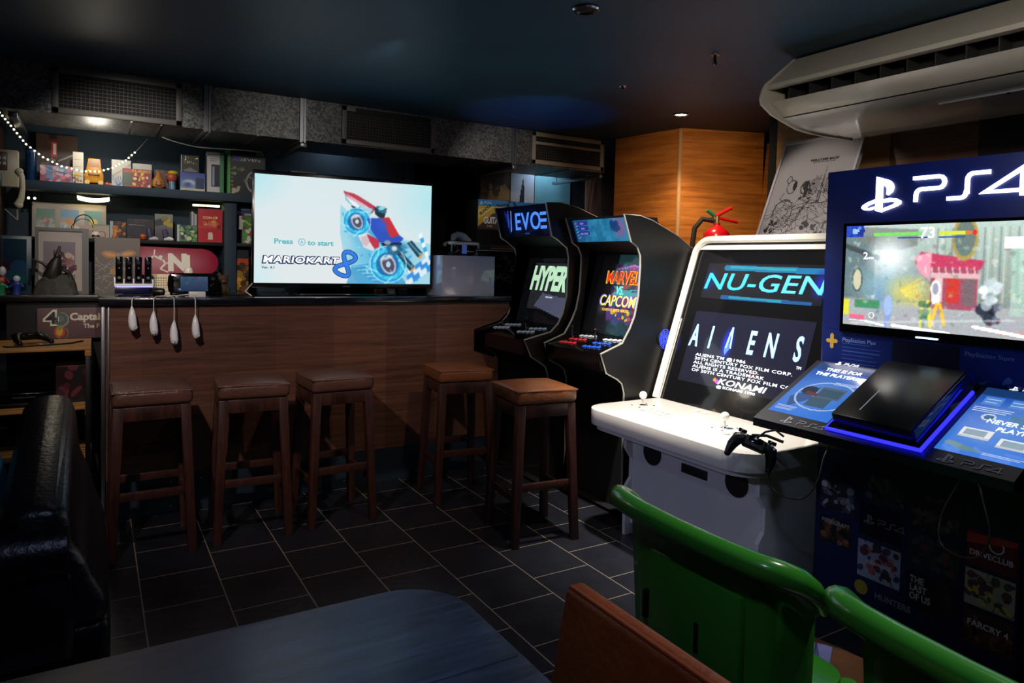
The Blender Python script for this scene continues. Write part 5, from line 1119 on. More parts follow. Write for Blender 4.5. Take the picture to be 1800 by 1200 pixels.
def xb(A):
    a = A.asp; A.rect(0, 0, .06, 1, '#3f9a3a'); A.ell(a*.78, .30, .24, .27, '#9a9a9a', ring=.14); [A.line([(a*.78, .30), (a*.78+.2*math.cos(t), .30+.22*math.sin(t))], .03, '#8a8a8a') for t in (.5, 2.6, 4.7)]; A.ell(a*.78, .30, .06, .06, '#a8a8a8')
    A.blobs(8, ['#4a5a3a', '#6a7a4a', '#8a8a5a'], .02, .05, 3, (.1, .3, .5, .6)); A.rect(a*.75, .90, a*.97, .97, '#3f7a3a'); [A.ell(.10, .2+.09*i, .025, .025, ['#8a3a4a', '#5a8a5a'][i % 2]) for i in range(5)]; A.blobs(5, ['#8a6a8a', '#a8a090'], .03, .06, 4, (.12, .05, .4, .2))
boxed('game_box', 'large black and green racing wheel box on the upper shelf beside the television', .768, 1.010, YF+.01, UZ, .300, .12, C('greenedge', '#2a6a2a'), xb, '#0c0e12', n=70, letter=[('XP', .024, '#7a6aff', -.065, .225, dict(bold=.02, sx=1.3, shear=.2)), ('SEVEN', .020, '#f4f6fa', .022, .226, dict(sx=1.6, shear=.1))])
boxed('game_box', 'flat box lying on the shelf above the middle of the television', 1.50, 1.735, YF+.01, UZ, .16, .15, C('darkblue2', '#141c2a'), lambda A: A.rect(0, .9, A.asp, 1, '#9aa4b8').rect(0, .86, A.asp*.4, .9, '#7a2a2a').rect(.2, .78, A.asp*.9, .86, '#b8bcc4'), '#10151f')
boxed('game_box', 'low dark red box on the shelf above the right part of the television', 1.74, 1.875, YF+.01, UZ, .15, .12, C('darkred', '#2a1418'), lambda A: A.rect(0, .86, A.asp, .96, '#6a3a3a').blobs(5, ['#a89a8a', '#8a5a4a'], .03, .06, 2, (0, .86, 1, .96)), '#1a1014')
boxed('game_box', 'thin grey box lying on the shelf above the left part of the television', 1.18, 1.36, YF+.01, UZ, .19, .12, C('greybox', '#2a2c30'), lambda A: A.rect(0, .94, A.asp, 1, '#8a8c90'), '#14161a')

# ---- lower shelf
tf = thing('photo_frame', 'triple white photo frame with three pictures on the lower shelf', 'photo frame', (-.125, 5.12, LZ)); tf.rotation_euler = (math.radians(-6), 0, 0)
MB().box(-.195, .195, .001, .018, 0, .215, .003).build('frame', mat('white_frame', '#a89f94', .4), tf)
for i, cs_ in enumerate((('#4f7a6a', '#9a5a5a', '#b0a8a0'), ('#5a8ab0', '#c0803a', '#d0c8b8'), ('#4f8a84', '#c8b85a', '#a87a6a'))):
    A = Art(.095, .125, 36, cs_[0]); A.grad(cs_[2], cs_[0], .1, .7); A.ell(A.asp*.5, .42, .22, .22, cs_[1], soft=.4); A.blobs(6, list(cs_), .05, .14, i, (0, 0, 1, .5), .7); A.rect(0, .88, A.asp, 1, cs_[0])
    A.build('picture', PRINT, tf, Matrix.Translation((-.125+.125*i, -.0005, .05)))
boxed('game_box', 'cream card box in front of the triple photo frame', .0, .085, 5.03, LZ, .088, .02, C('cream', '#a8a090'), lambda A: (A.ell(A.asp*.5, .3, .3, .25, '#b0605a', ring=.3), A.rect(0, .9, A.asp, 1, '#8a9a6a')), '#b0a898')
hm = thing('toy_helmet', 'tiny white and red toy helmet on the lower shelf', 'toy', (.012, 5.015, LZ+.0)); MB().ell((0, 0, .022), (.026, .014, .022), 14).build('shell', mat('toy_white', '#d8cfc4', .35), hm); MB().box(-.02, .02, -.0145, -.010, .012, .022, .002).build('visor', BLACKG, hm); MB().tube([(-.024, 0, .03), (0, -.0, .046), (.024, 0, .03)], .003, 6).build('red_stripe', mat('toy_red', '#a8242a', .4), hm)
hp = thing('headphones', 'thin black headphones hooked on the triple photo frame', 'headphones', (.0, 5.045, LZ+.0)); MB().tube([(-.05+.05*math.cos(t)*1.0, .03, .09+.055*math.sin(t)) for t in [PI*k/14 for k in range(15)]], .003, 6).build('headband', BLACKM, hp); MB().tube([(-.1, .03, .092), (-.115, .02, .07), (-.118, .01, .0)], .003, 6).build('cord', BLACKM, hp)
boxed('game_case', 'orange pumpkin game case on the lower shelf', .088, .175, 5.02, LZ, .112, .015, C('paleblue', '#8aa4b0'), lambda A: (A.rect(0, 0, .14, 1, '#a8b8c0'), A.blobs(20, ['#c07024', '#d8902c', '#5a2a14', '#241408'], .06, .16, 4, (.2, .05, .95, .95))), '#2a1a14', cat='game case')
boxed('game_box', 'wide dark box with a pale line across it on the lower shelf', .182, .335, 5.08, LZ, .135, .05, C('dark3', '#1c1a24'), lambda A: (A.blobs(20, ['#2a2030', '#3a2a34', '#1a1c24'], .08, .2, 7), A.line([(0, .72), (A.asp, .70)], .012, '#8a8a94')), '#1c1a24')
boxed('game_box', 'grey and yellow box standing behind the toy shoes', .342, .448, 5.10, LZ, .175, .04, C('grey3', '#5a5c60'), lambda A: (A.grad('#3a3c44', '#8a8c88'), A.ell(A.asp*.3, .7, .3, .12, '#2f3238', 20), A.blobs(6, ['#b09a3a', '#8a7a3a'], .06, .12, 3, (.5, .4, 1, .9))), '#6a6c70')
for i, (x, lb) in enumerate(((.325, 'small white and purple toy shoe on the lower shelf beside an orange ball'), (.415, 'small purple toy shoe on the lower shelf beside the green game case'))):
    sh_ = thing('toy_shoe', lb, 'toy', (x, 5.03, LZ), math.radians(20-50*i), group=None)
    MB().tube([(-.022, 0, .012), (0, 0, .014), (.022, 0, .012), (.034, 0, .009)], [.011, .013, .012, .006], 10).build('sole', WHITEP, sh_); MB().tube([(-.014, 0, .02), (-.02, 0, .05), (-.024, 0, .075)], [.016, .018, .014], 10).build('upper', mat('shoe_purple', '#4a4260', .5), sh_)
ob = thing('toy_ball', 'small orange ball on the lower shelf left of the toy shoes', 'toy', (.270, 5.02, LZ+.020)); MB().ell((0, 0, 0), .020, 14).build('ball', mat('toy_orange', '#c0582c', .4), ob); MB().tube([(.0205*math.cos(t), .0205*math.sin(t), 0) for t in [2*PI*k/20 for k in range(20)]], .001, 5, True).build('seam', INKK, ob)
boxed('game_case', 'green and white game case on the lower shelf beside the red book', .466, .586, 5.02, LZ, .108, .015, C('paper', '#a8a8a0'), lambda A: (A.rect(0, 0, .12, 1, '#b8b8b4'), A.blobs(30, ['#5a9a4a', '#c8c8b0', '#3a3a5a', '#8ab05a', '#d8d0c0', '#1c3a2a'], .05, .14, 5, (.15, 0, 1, 1))), '#4a7a4a', cat='game case')
for i in range(3): boxed('book', ('white-spined book leaning left of the red book', 'thin grey-blue book between the white spine and the red book', 'pale book standing right against the red book')[i], .557+.011*i, .566+.011*i, 5.07, LZ, .20-.008*i, .13, C('spine%d' % i, ('#a8a8a8', '#6f7f94', '#b8b4a8')[i]), None, ('#b4b4b4', '#7f8fa4', '#bcb8ac')[i], cat='book', group='books left of the red book', n=12)
boxed('book', 'red hardback book with a cream title on the lower shelf', .592, .741, 5.03, LZ, .220, .03, C('red', '#a01c28'), lambda A: (A.rect(0, .44, A.asp, .46, '#c04a3a'), A.blobs(12, ['#c85a2a', '#6a2030', '#d08a4a'], .03, .07, 3, (.1, .46, .9, .62)), A.poly([(.27, .08), (.42, .08), (.40, .30), (.29, .30)], '#c8c0b0')), '#b01e2c', cat='book', n=60, letter=[('COIN-OP', .015, '#d8c87a', 0, .155, dict(bold=.03)), ('WORLD', .013, '#c8b0a0', 0, .108, dict())])
sl = thing('strip_light', 'bright pale strip light under the navy shelf above the red book', 'light', (.65, 5.10, 1.7265)); MB().box(-.085, .085, -.02, .02, .012, .030).build('housing', BLACKM, sl)
MB().box(-.083, -.005, -.018, .018, 0, .012, .002).build('tube', glow('pale_yellow_lamp', '#e8e4a8', 3.5), sl); MB().box(.0, .083, -.018, .018, 0, .012, .002).build('tube', glow('pale_yellow_lamp', '#e8e4a8', 3.5), sl)
MB().box(-.08, .08, -.006, .006, .030, .033).build('mounting_plate', STEEL, sl)
lc = thing('coil_light', 'bright glowing spiral of fairy lights under the left of the navy shelf', 'light', (0, 5.06, 1.735))
co_ = [( -.085+.17*t/200, .012*math.cos(t*.9), .012*math.sin(t*.9)-.012*math.sin(PI*t/200)) for t in range(201)]
MB().tube(co_, .0022, 5).build('light_coil', glow('coil_white', '#fff0c0', 5), lc); MB().cyl((-.085, 0, 0), (-.085, 0, .0245), .002, n=6).cyl((.085, 0, 0), (.085, 0, .0245), .002, n=6).build('hanger', STEEL, lc)
for i, x in enumerate((-.33, -.30)):
    f_ = thing('fairy_light', ('small fairy light bulb glowing under the shelf near the wall phone', 'small fairy light bulb glowing beside the hanging star')[i], 'light', (x, 5.05, 1.715), group=None); MB().ell((0, 0, 0), .007, 10).build('bulb', glow('fairy_white', '#fff0c0', 9), f_); MB().cyl((0, 0, .006), (0, 0, .0445), .002, n=6).build('wire', BLACKM, f_)
# ---- right small shelf
boxed('game_box', 'blue topped box on the short shelf beside the television', .838, .955, 5.12, LZ, .26, .06, C('blue3', '#1f2f54'), lambda A: (A.rect(0, .80, A.asp, 1, '#2a3f70'), A.ell(A.asp*.5, .92, .15, .05, '#8a9ab8'), A.rect(A.asp*.5, .74, A.asp, .8, '#9a9a9a')), '#141c30')
boxed('game_case', 'green picture game case standing on another on the short shelf', .845, .955, 5.06, LZ+.096, .092, .015, C('paper', '#a8a8a0'), lambda A: (A.rect(0, 0, .35, 1, '#a8a8a4'), A.blobs(16, ['#4f8a3a', '#8ab04a', '#c8c49a', '#7a2a3a'], .06, .16, 3, (.3, 0, 1, 1))), '#4a7a3a', cat='game case')
boxed('game_case', 'red and green game case at the front of the short shelf', .872, .957, 5.05, LZ, .095, .015, C('paper', '#a8a8a0'), lambda A: A.blobs(22, ['#a83a3a', '#4f9a4a', '#d8d0c0', '#c8c8c8'], .06, .16, 6), '#5a7a4a', cat='game case')
boxed('game_box', 'tall red and black figure box on the back counter left of the television', .832, .905, 5.0, CZ, .292, .05, C('red3', '#5a1c14'), lambda A: (A.rect(0, .82, A.asp, 1, '#1a1c24'), A.rect(0, .66, A.asp, .80, '#a8401c'), A.blobs(20, ['#8a6a24', '#c8902c', '#3a2a14', '#6a3a1a'], .04, .1, 4, (0, .05, 1, .64))), '#241610')

# ---- back counter
af = thing('framed_print', 'grey framed print of a crowded skyline leaning on the back counter', 'picture', (-.15, 4.935, CZ)); af.rotation_euler = (math.radians(-5), 0, 0)
b = MB().box(-.145, .125, .0, .022, .0, .018).box(-.145, .125, 0, .022, .375, .395).box(-.145, -.127, 0, .022, .018, .375).box(.092, .125, 0, .022, .018, .375); b.build('frame', mat('grey_frame', '#4a4844', .4), af)
A = Art(.219, .357, 80, '#a89c92'); a = A.asp; A.rect(.10*a, .14, .83*a, .82, '#7a6f78'); [A.line([(.10*a, .60+.025*i), (.83*a, .60+.025*i)], .006, '#4a4450') for i in range(9)]
A.blobs(60, ['#8a5a5a', '#a86a5a', '#4a3a44', '#c0a090', '#5a6a7a', '#6a3a3a'], .02, .06, 5, (.35, .16, .82, .62)); A.blobs(14, ['#1c1818', '#2a2422'], .03, .08, 2, (.12, .14, .6, .4)); A.build('print', PRINTG, af, Matrix.Translation((-.0175, .012, .018)))
sk = thing('spiky_model', 'dark spiky model figure on a grey rock in front of the framed print', 'figurine', (-.185, 4.862, CZ))
ROCK = mat('grey_rock', '#3a3834', .8, bump=.8, bscale=30, var=.35, vscale=18); BONE = mat('dark_figure', '#1d1815', .5, var=.3)
b = MB().lathe((0, 0, 0), [(0, 0), (.115, 0), (.105, .03), (.085, .075), (.060, .105), (.03, .118), (0, .12)], 16)
rr = random.Random(3)
for v in b.bm.verts:
    if v.co.z > .001: v.co += Vector((rr.uniform(-.012, .012), rr.uniform(-.01, .01), rr.uniform(-.008, .008)))
    v.co.y *= .6
b.build('rock_base', ROCK, sk, 20)
b = MB().tube([(-.02, 0, .10), (-.01, -.01, .16), (.0, -.01, .20), (.012, -.01, .235)], [.045, .040, .026, .008], 10).ell((.004, -.015, .225), (.018, .016, .022), 10); b.build('body', BONE, sk)
for p_ in ([(-.03, 0, .15), (-.07, 0, .185), (-.105, 0, .200), (-.118, 0, .205)], [(.03, 0, .15), (.06, 0, .13), (.075, -.01, .09)], [(-.105, 0, .2), (-.11, 0, .15), (-.118, 0, .11)], [(.0, 0, .23), (.012, 0, .262), (.016, 0, .285)], [(-.008, 0, .235), (-.012, 0, .265)], [(.06, 0, .13), (.09, 0, .06), (.10, 0, .0)]): MB().tube(p_, [.012, .009, .006, .003][:len(p_)] if len(p_) > 2 else [.008, .002], 7).build('spike', BONE, sk)
cv = boxed('canvas_panel', 'brown-grey canvas panel with an orange bow design standing behind the remotes', .006, .250, 4.93, CZ, .345, .02, C('taupe', '#5f5650'), lambda A: (A.grad('#5f5650', '#665c54'), A.ell(A.asp*.33, .70, .13, .07, '#a8703c', -12), A.ell(A.asp*.72, .72, .13, .06, '#a8703c', 12), A.ell(A.asp*.33, .70, .09, .03, '#c8905a', -12), A.ell(A.asp*.72, .72, .09, .03, '#c8905a', 12), A.ell(A.asp*.52, .70, .04, .035, '#8a8078'), A.ell(A.asp*.42, .40, .07, .06, '#a87840'), A.scrawl(16, '#8a8078', .012, 3, (.1, .15, .7, .6))), '#5f5650', 3, 60, cat='picture')
skd = thing('skateboard_deck', 'crimson skateboard deck with a cream skater logo on the back counter', 'skateboard deck', (.478, 4.93, CZ+.118)); skd.rotation_euler = (math.radians(-14), 0, 0)
pr = [(-.232, .0), (.10, -.004)]+[(.13+.10*math.sin(t), .088-.092*math.cos(t)) for t in [PI*k/14 for k in range(15)]]+[(.10, .180), (-.232, .186)]
MB().prism(pr, 'y', 0, .012, .004).build('deck', mat('crimson_deck', '#8c1030', .45, var=.06), skd)
cr_ = mat('cream_ink', '#d8d0c0', .5)
flat('emblem', [stroke([(-.115, .04), (-.085, .075), (-.10, .10)], .012), stroke([(-.105, .10), (-.15, .125), (-.165, .11)], .012), stroke([(-.15, .12), (-.145, .165)], .008), stroke([(-.085, .075), (-.055, .085)], .010), arc(-.112, .118, .011, 0, 360, 10), stroke([(-.115, .04), (-.07, .02)], .008)], cr_, skd, frame_at((0, -.0005, 0)), .001)
text('lettering', 'N', .100, cr_, skd, frame_at((-.015, -.0005, .035)), bold=.06, sx=1.0); MB().box(.040, .058, -.0012, 0, .035, .135).build('emblem_bar', cr_, skd)
MB().box(-.15, .15, .016, .05, -.108, .02, .003).build('display_stand', BLACKM, skd)
cans = [(.335, 4.96, .036, .05, '#4f7a4a', 'green can behind the top edge of the crimson skateboard deck', .03), (.40, 4.98, .05, .05, '#6a4a34', 'brown pot behind the skateboard deck', .03), (.455, 4.96, .022, .045, '#7a2a34', 'small red pot behind the skateboard deck', .02), (.505, 4.96, .017, .05, '#8ab0c0', 'pale blue can behind the skateboard deck', .02), (.545, 4.96, .012, .05, '#9a9ac0', 'thin lilac tube behind the skateboard deck', .012)]
hg = thing('narrow_ledge', 'narrow dark ledge of pots behind the skateboard deck', 'shelf', (.42, 5.22, 1.398)); MB().box(-.18, .24, -.05, .03, 0, .014).build('shelf_board', BLACKM, hg); MB().box(-.17, -.16, 0, .03, -.05, 0).build('bracket', BLACKM, hg)
for i, (x, y, r_, h_, c, lb, q) in enumerate(cans):
    t = thing('small_pot', lb, 'pot', (x+.02, 5.205, 1.4125), group=None); MB().lathe((0, 0, 0), [(0, 0), (r_*.75, 0), (r_*.75, h_*.85), (0, h_*.85)], 14).build('body', mat('pot%d' % i, c, .4), t); MB().lathe((0, 0, h_*.85), [(r_*.78, 0), (r_*.78, h_*.15), (0, h_*.15)], 14).build('lid', mat('potlid%d' % i, '#8a8880', .4), t)
tl = thing('framed_print', 'dark teal framed poster at the far left of the back counter', 'picture', (-.425, 4.945, CZ)); tl.rotation_euler = (math.radians(-5), 0, 0)
MB().box(-.13, .115, .001, .02, 0, .34, .003).build('frame', mat('teal_frame', '#123440', .4), tl); A = Art(.20, .30, 50, '#12263a'); A.grad('#101c38', '#15303c'); A.blobs(12, ['#2a1a24', '#1c3a5a', '#3a2a4a', '#14444a'], .06, .16, 3, (.1, .1, .9, .6)); A.ell(.2, .6, .12, .1, '#5a1c1c', soft=.6); A.build('print', PRINTG, tl, Matrix.Translation((-.01, -.0005, .02)))
for i, (x, y, c, c2, lb) in enumerate(((-.445, 4.83, '#2a8a5a', '#c86a4a', 'green toy figure at the far left of the back counter'), (-.375, 4.86, '#2a3f8a', '#b8c4e0', 'blue toy figure in front of the dark teal frame'), (-.445, 4.90, '#6a2024', '#d8d0d0', 'red toy figure beside the dark teal frame'))):
    t = thing('toy_figure', lb, 'toy', (x, y, CZ)); h_ = (.10, .11, .16)[i]
    MB().lathe((0, 0, 0), [(0, 0), (.022, 0), (.018, h_*.3), (.024, h_*.55), (.012, h_*.68), (0, h_*.7)], 12).build('body', mat('figbody%d' % i, c, .4), t); MB().ell((0, 0, h_*.82), (.018, .016, h_*.18), 12).build('head', mat('fighead%d' % i, c2, .35), t)
    for s in (-1, 1): MB().tube([(s*.018, 0, h_*.55), (s*.032, -.008, h_*.4)], .006, 7).build('arm', mat('figbody%d' % i, c, .4), t)
# brown side board, wall phone
struct(MB().box(-.62, -.455, 4.86, 5.25, 1.15, 2.13, .003).build('trim_4', mat('dark_brown_board', '#2e1a16', .5, var=.2)))
ph = thing('wall_phone', 'cream wall telephone with a corded handset hanging at the far left', 'telephone', (-.455, 4.85, 1.755))
MB().box(-.12, .095, -.05, .008, 0, .205, .008).build('body', CREAM, ph); MB().box(-.03, .045, -.054, -.05, .09, .19, .004).build('dial_panel', mat('phone_dark_red', '#5a3a34', .4), ph); MB().box(-.11, .02, -.054, -.05, .0, .07, .004).build('coin_tray', mat('phone_teal', '#4a6a68', .4), ph)
for k in range(6): MB().box(-.02+.022*(k % 3), -.006+.022*(k % 3), -.058, -.054, .12+.03*(k//3), .135+.03*(k//3), .002).build('key', WHITEP, ph)
b = MB().tube([(.098, -.055, .09), (.112, -.06, .06), (.116, -.062, .0), (.108, -.06, -.06), (.092, -.055, -.10)], [.017, .013, .012, .016, .021], 10).ell((.098, -.06, -.100), (.020, .018, .018), 10).ell((.10, -.06, .09), (.020, .018, .018), 10); b.build('handset', CREAM, ph, 60)
MB().tube([(.09+.004*math.cos(k*1.2), -.05+.004*math.sin(k*1.2), -.11-.0018*k) if k < 40 else (.09-.001*(k-40)*2, -.05, -.182+.002*(k-40)) for k in range(70)], .0018, 5).build('coiled_cord', CREAM, ph)
# bead garland
def cat_pts(p, q, sag, n): return [Vector(p).lerp(Vector(q), k/n)+Vector((0, 0, -sag*4*(k/n)*(1-k/n))) for k in range(n+1)]
gar = thing('bead_garland', 'string of bright beads hanging in a curve under the left end of the duct', 'garland', (-.46, 4.86, 2.12))
L0 = [Vector((-.462, 4.85, 2.185)), Vector((-.40, 4.88, 2.105)), Vector((-.33, 4.89, 2.01)), Vector((-.25, 4.90, 1.945)), Vector((-.16, 4.91, 1.902)), Vector((-.06, 4.92, 1.884)), Vector((.03, 4.92, 1.888)), Vector((.10, 4.92, 1.918)), Vector((.17, 4.92, 1.968)), Vector((.235, 4.92, 2.04)), Vector((.29, 4.92, 2.115))]
MB().tube(L0, .0018, 5).build('string', mat('pale_string', '#8a8474', .6), gar, off=W(gar))
BEADM = glow('bead_lit', '#f0e6c0', 4)
acc = 0
bead_me = None
for p, q in zip(L0[:-2], L0[1:-1]):
    n = max(2, int((q-p).length/.021))
    for k in range(n):
        c = p.lerp(q, k/n)
        if bead_me is None:
            o = MB().ell((0, 0, 0), .0056, 8).build('bead', BEADM, gar); bead_me = o
        else:
            o = bead_me.copy(); COL.objects.link(o)
        o.location = c-gar.location
cablething('pale cable looping below the duct to the support channel', [(.37, 4.93, 2.135), (.44, 4.90, 2.11), (.56, 4.86, 2.085), (.70, 4.85, 2.085), (.84, 4.88, 2.095), (.98, 4.96, 2.105)], CORDM, .0035)

# ---- wall right of the opening: posters, dark plinth, cable
for x0, x1, lb, cs_, sd in ((2.805, 3.095, 'dark brown poster with golden armoured figures on the back wall', ['#5a4424', '#3a2a1c', '#1a120e', '#7a6034', '#2a1c14'], 3), (3.105, 3.345, 'pale poster with a dark caped silhouette on the back wall', ['#8a94a0', '#b0a8a0'], 4)):
    A = Art(x1-x0, .55, 70, '#241814' if sd == 3 else '#7a8698'); a = A.asp
    if sd == 3: A.blobs(40, cs_, .03, .1, 3, (.1, 0, 1, .85)); A.ell(a*.35, .35, .06, .3, '#6a5430'); A.ell(a*.72, .40, .08, .25, '#7a6238'); A.ell(a*.72, .68, .03, .05, '#8a744a'); A.ell(a*.35, .70, .03, .05, '#7a6a44')
    else: A.grad('#b09a8a', '#7f90a8'); A.poly([(a*.1, 0), (a*.35, .45), (a*.48, .80), (a*.52, .88), (a*.56, .80), (a*.60, .45), (a*.65, 0)], '#171a20'); A.poly([(a*.6, 0), (a*.75, .35), (a*.8, .5), (a*.9, .2), (a, 0)], '#2a2a30'); A.line([(a*.66, 0), (a*.68, .7)], .012, '#d0c0b0')
    t = thing('poster', lb, 'poster', ((x0+x1)/2, 5.238, 1.66)); MB().box(-(x1-x0)/2, (x1-x0)/2, .001, .012, 0, .55).build('backing', INKK, t); A.build('print', PRINT, t)
cablething('thin black cable hanging down the pink wall beside the wood column', [(4.00, 5.235, 2.36), (3.99, 5.235, 2.2), (3.95, 5.235, 1.95), (3.93, 5.235, 1.7), (3.92, 5.235, 1.5)], BLACKM, .005)

# ---- slatted bench left of the bar, sign board
sb = thing('slatted_bench', 'pine slatted rack with black metal frame left of the bar', 'rack', (-.45, 4.28, 0))
def slats(z, y0, y1, x1=.44, n=7):
    for k in range(n):
        y = y0+(y1-y0)*k/(n-1); MB().box(-.30, x1, y-.022, y+.022, z-.018, z, .003).build('slat', SLATW, sb)
    MB().box(x1-.03, x1, y0-.02, y1+.02, z-.05, z-.018, .003).build('rail', SLATW, sb)
slats(.90, .06, .49, n=8); slats(.585, .06, .49, n=8); slats(.30, .06, .49, n=8)
BM = mat('black_metal_tube', '#101012', .4, metal=.3)
for x in (-.28, .425):
    for y in (.03, .47): MB().box(x-.013, x+.013, y-.013, y+.013, 0, .85, .002).build('leg', BM, sb)
cp_ = thing('sign_board', 'brown sign board reading Captain on the slatted rack', 'sign', (-.09, 4.752, .901)); cp_.rotation_euler = (math.radians(-4), 0, 0)
MB().box(-.185, .24, .001, .02, 0, .178, .002).build('board', C('signedge', '#4a3230'), cp_)
A = Art(.42, .174, 60, '#5a4442'); a = A.asp; A.grad('#4a2c34', '#5f4a48'); A.poly([(0, 0), (a*.42, 0), (a*.62, .45), (a, .55), (a, .35), (a*.9, 0)], '#4a2430', .8); A.ell(a*.27, .62, .22, .24, '#8a8a86', ring=.16); A.ell(a*.27, .62, .18, .2, '#5a6a64'); A.ell(a*.25, .22, .16, .18, '#a83a1c'); A.ell(a*.25, .25, .09, .16, '#c8902c'); A.ell(a*.25, .36, .05, .1, '#6a8a3a'); A.ell(a*.28, .18, .18, .2, '#8a7a3a', ring=.1)
f = A.build('printed_front', PRINT, cp_, Matrix.Translation((.0275, -.0005, .002)))
text('lettering', '4', .075, ink('#d0cabc'), f, Matrix.Translation((-.145, -.0008, .082)), bold=.08, sx=1.1); text('lettering', '4', .066, INKK, f, Matrix.Translation((-.145, -.0016, .086)), bold=.02, sx=1.1)
text('lettering', 'D', .06, ink('#4a5450'), f, Matrix.Translation((-.098, -.0008, .085)), bold=.04)
text('lettering', 'Captain', .040, ink('#c8beac'), f, Matrix.Translation((-.055, -.0008, .105)), 'LEFT', bold=.035); text('lettering', 'The F', .024, ink('#b8ae9c'), f, Matrix.Translation((.012, -.0008, .058)), 'LEFT', bold=.03)
gp2 = make_gamepad('game_controller', 'black game controller lying with its cable on the slatted rack'); gp2.location = (-.295, 4.52, .945); gp2.rotation_euler = (math.radians(8), 0, math.radians(30))
cablething('dark cable curled on the top of the slatted rack', [(-.40, 4.42, .905), (-.36, 4.39, .905), (-.28, 4.41, .905), (-.20, 4.44, .905), (-.12, 4.47, .905), (-.05, 4.58, .905)], BLACKM, .004)
mc = thing('memory_card', 'small white memory card on the slatted rack beside the controller', 'card', (-.225, 4.46, .9005), math.radians(10)); MB().box(-.022, .022, -.012, .012, 0, .007, .001).build('case', WHITEP, mc); MB().box(-.012, .012, -.006, .006, .007, .0075).build('sticker', STEEL, mc)
vg = thing('game_console', 'dark game console on the lower slats of the rack', 'game console', (-.31, 4.52, .586)); MB().box(-.13, .13, -.13, .13, 0, .075, .006).build('body', BLACKG, vg); MB().box(-.05, .05, -.132, -.128, .05, .056).build('disc_slot', STEEL, vg)
rb = thing('storage_box', 'dark red printed storage box on the lower slats of the rack', 'box', (-.09, 4.55, .586)); MB().box(-.085, .085, -.10, .10, 0, .20, .003).build('carton', C('darkred5', '#2a1216'), rb); A = Art(.166, .196, 40, '#241014'); A.blobs(14, ['#4a1c24', '#3a2a30', '#6a2a34', '#1a1a20'], .06, .18, 4); A.build('printed_front', PRINT, rb, Matrix.Translation((0, -.1005, .002)))
# ================================================================ right: air conditioner, leaning picture, extinguisher
ac = thing('air_conditioner', 'long cream ceiling-hung air conditioner above the games kiosk', 'air conditioner', (2.82, 1.02, 2.1)); O = W(ac)
ACM = mat('aged_cream_plastic', '#b3aa9a', .3, var=.04, coat=.15); ACG = mat('glossy_cream_plastic', '#b0aba4', .09, coat=.6)
def S_(P): return [(x*.93 if x < 3.5 else 3.32, 1.4+(z-1.4)*.93) for x, z in P]
YA, YB = .96, 2.205
MB().prism(S_([(3.59, 2.465), (3.06, 2.465), (2.858, 2.305), (2.855, 2.285), (2.90, 2.285), (3.10, 2.36), (3.59, 2.36)]), 'y', YA, YB-.012).build('top_casing', ACM, ac, off=O)
MB().prism(S_([(2.99, 2.30), (3.08, 2.35), (3.59, 2.35), (3.59, 2.16), (3.0, 2.16)]), 'y', YA, YB-.015).build('black_housing', BLACKM, ac, off=O)
MB().prism(S_([(2.882, 2.224), (2.985, 2.163), (3.1, 2.19), (3.0, 2.235)]), 'y', YA, YB-.012, .003).build('air_flap', ACM, ac, off=O)
MB().prism(S_([(2.989, 2.159), (3.04, 2.141), (3.11, 2.126), (3.20, 2.119), (3.32, 2.117), (3.45, 2.117), (3.59, 2.12), (3.59, 2.17), (3.1, 2.168)]), 'y', YA, YB-.012).build('front_panel', ACG, ac, off=O)
ec = S_([(3.59, 2.468), (3.055, 2.468), (2.846, 2.31), (2.828, 2.28), (2.814, 2.235), (2.824, 2.205), (2.90, 2.165), (2.985, 2.142), (3.10, 2.114), (3.2, 2.107), (3.35, 2.106), (3.59, 2.11)])
MB().prism(ec, 'y', YB-.012, YB, .003).build('end_cap', ACM, ac, off=O); MB().prism(ec, 'y', YA-.012, YA, .003).build('end_cap', ACM, ac, off=O)
for k in range(11):
    y = YB-.10-.107*k; MB().prism(S_([(2.90, 2.23), (2.99, 2.237), (3.05, 2.32), (2.90, 2.285)]), 'y', y-.0025, y+.0025).build('vertical_vane', mat('dark_vane', '#2c2a28', .5), ac, off=O)
MB().box(2.89, 2.905, YA+.05, 1.55, 2.068, 2.078, .001).build('control_strip', mat('grey_strip', '#77757a', .3), ac, off=O)
for y in (1.16, 1.23, 1.30): MB().ell((2.895, y, 2.068), (.006, .010, .004), 8).build('indicator', BLACKG, ac, off=O)
for x_ in (2.95, 3.2):
    for y in (1.1, 2.1): MB().cyl((x_, y, 2.385), (x_, y, 2.40), .012, n=8).build('hanger', STEEL, ac, off=O)
# leaning framed drawing on the white cabinet
fr = thing('framed_drawing', 'large white framed ink drawing leaning on the wall above the white arcade cabinet', 'picture', (3.25, 2.475, 1.565))
tip = Vector((.26, 0, .62)).normalized(); H_ = .62; W_ = .50
M = frame_at((0.0, 0, 0), XD, tip)
o = MB().box(-W_/2, W_/2, .002, .022, 0, H_, .002).build('board', WHITEP, fr); o.matrix_local = M
b = MB()
for x0, x1, z0, z1 in ((-W_/2, W_/2, 0, .016), (-W_/2, W_/2, H_-.016, H_), (-W_/2, -W_/2+.014, 0, H_), (W_/2-.014, W_/2, 0, H_)): b.box(x0, x1, -.008, .002, z0, z1)
o = b.build('frame_moulding', mat('white_frame_gloss', '#c9c2c4', .3), fr); o.matrix_local = M
A = Art(W_-.03, H_-.034, 200, '#a79c98'); a = A.asp; A.rect(0, .0, a, 1, '#aaa09e'); A.rect(0, .86, a, .862, '#9a908e')
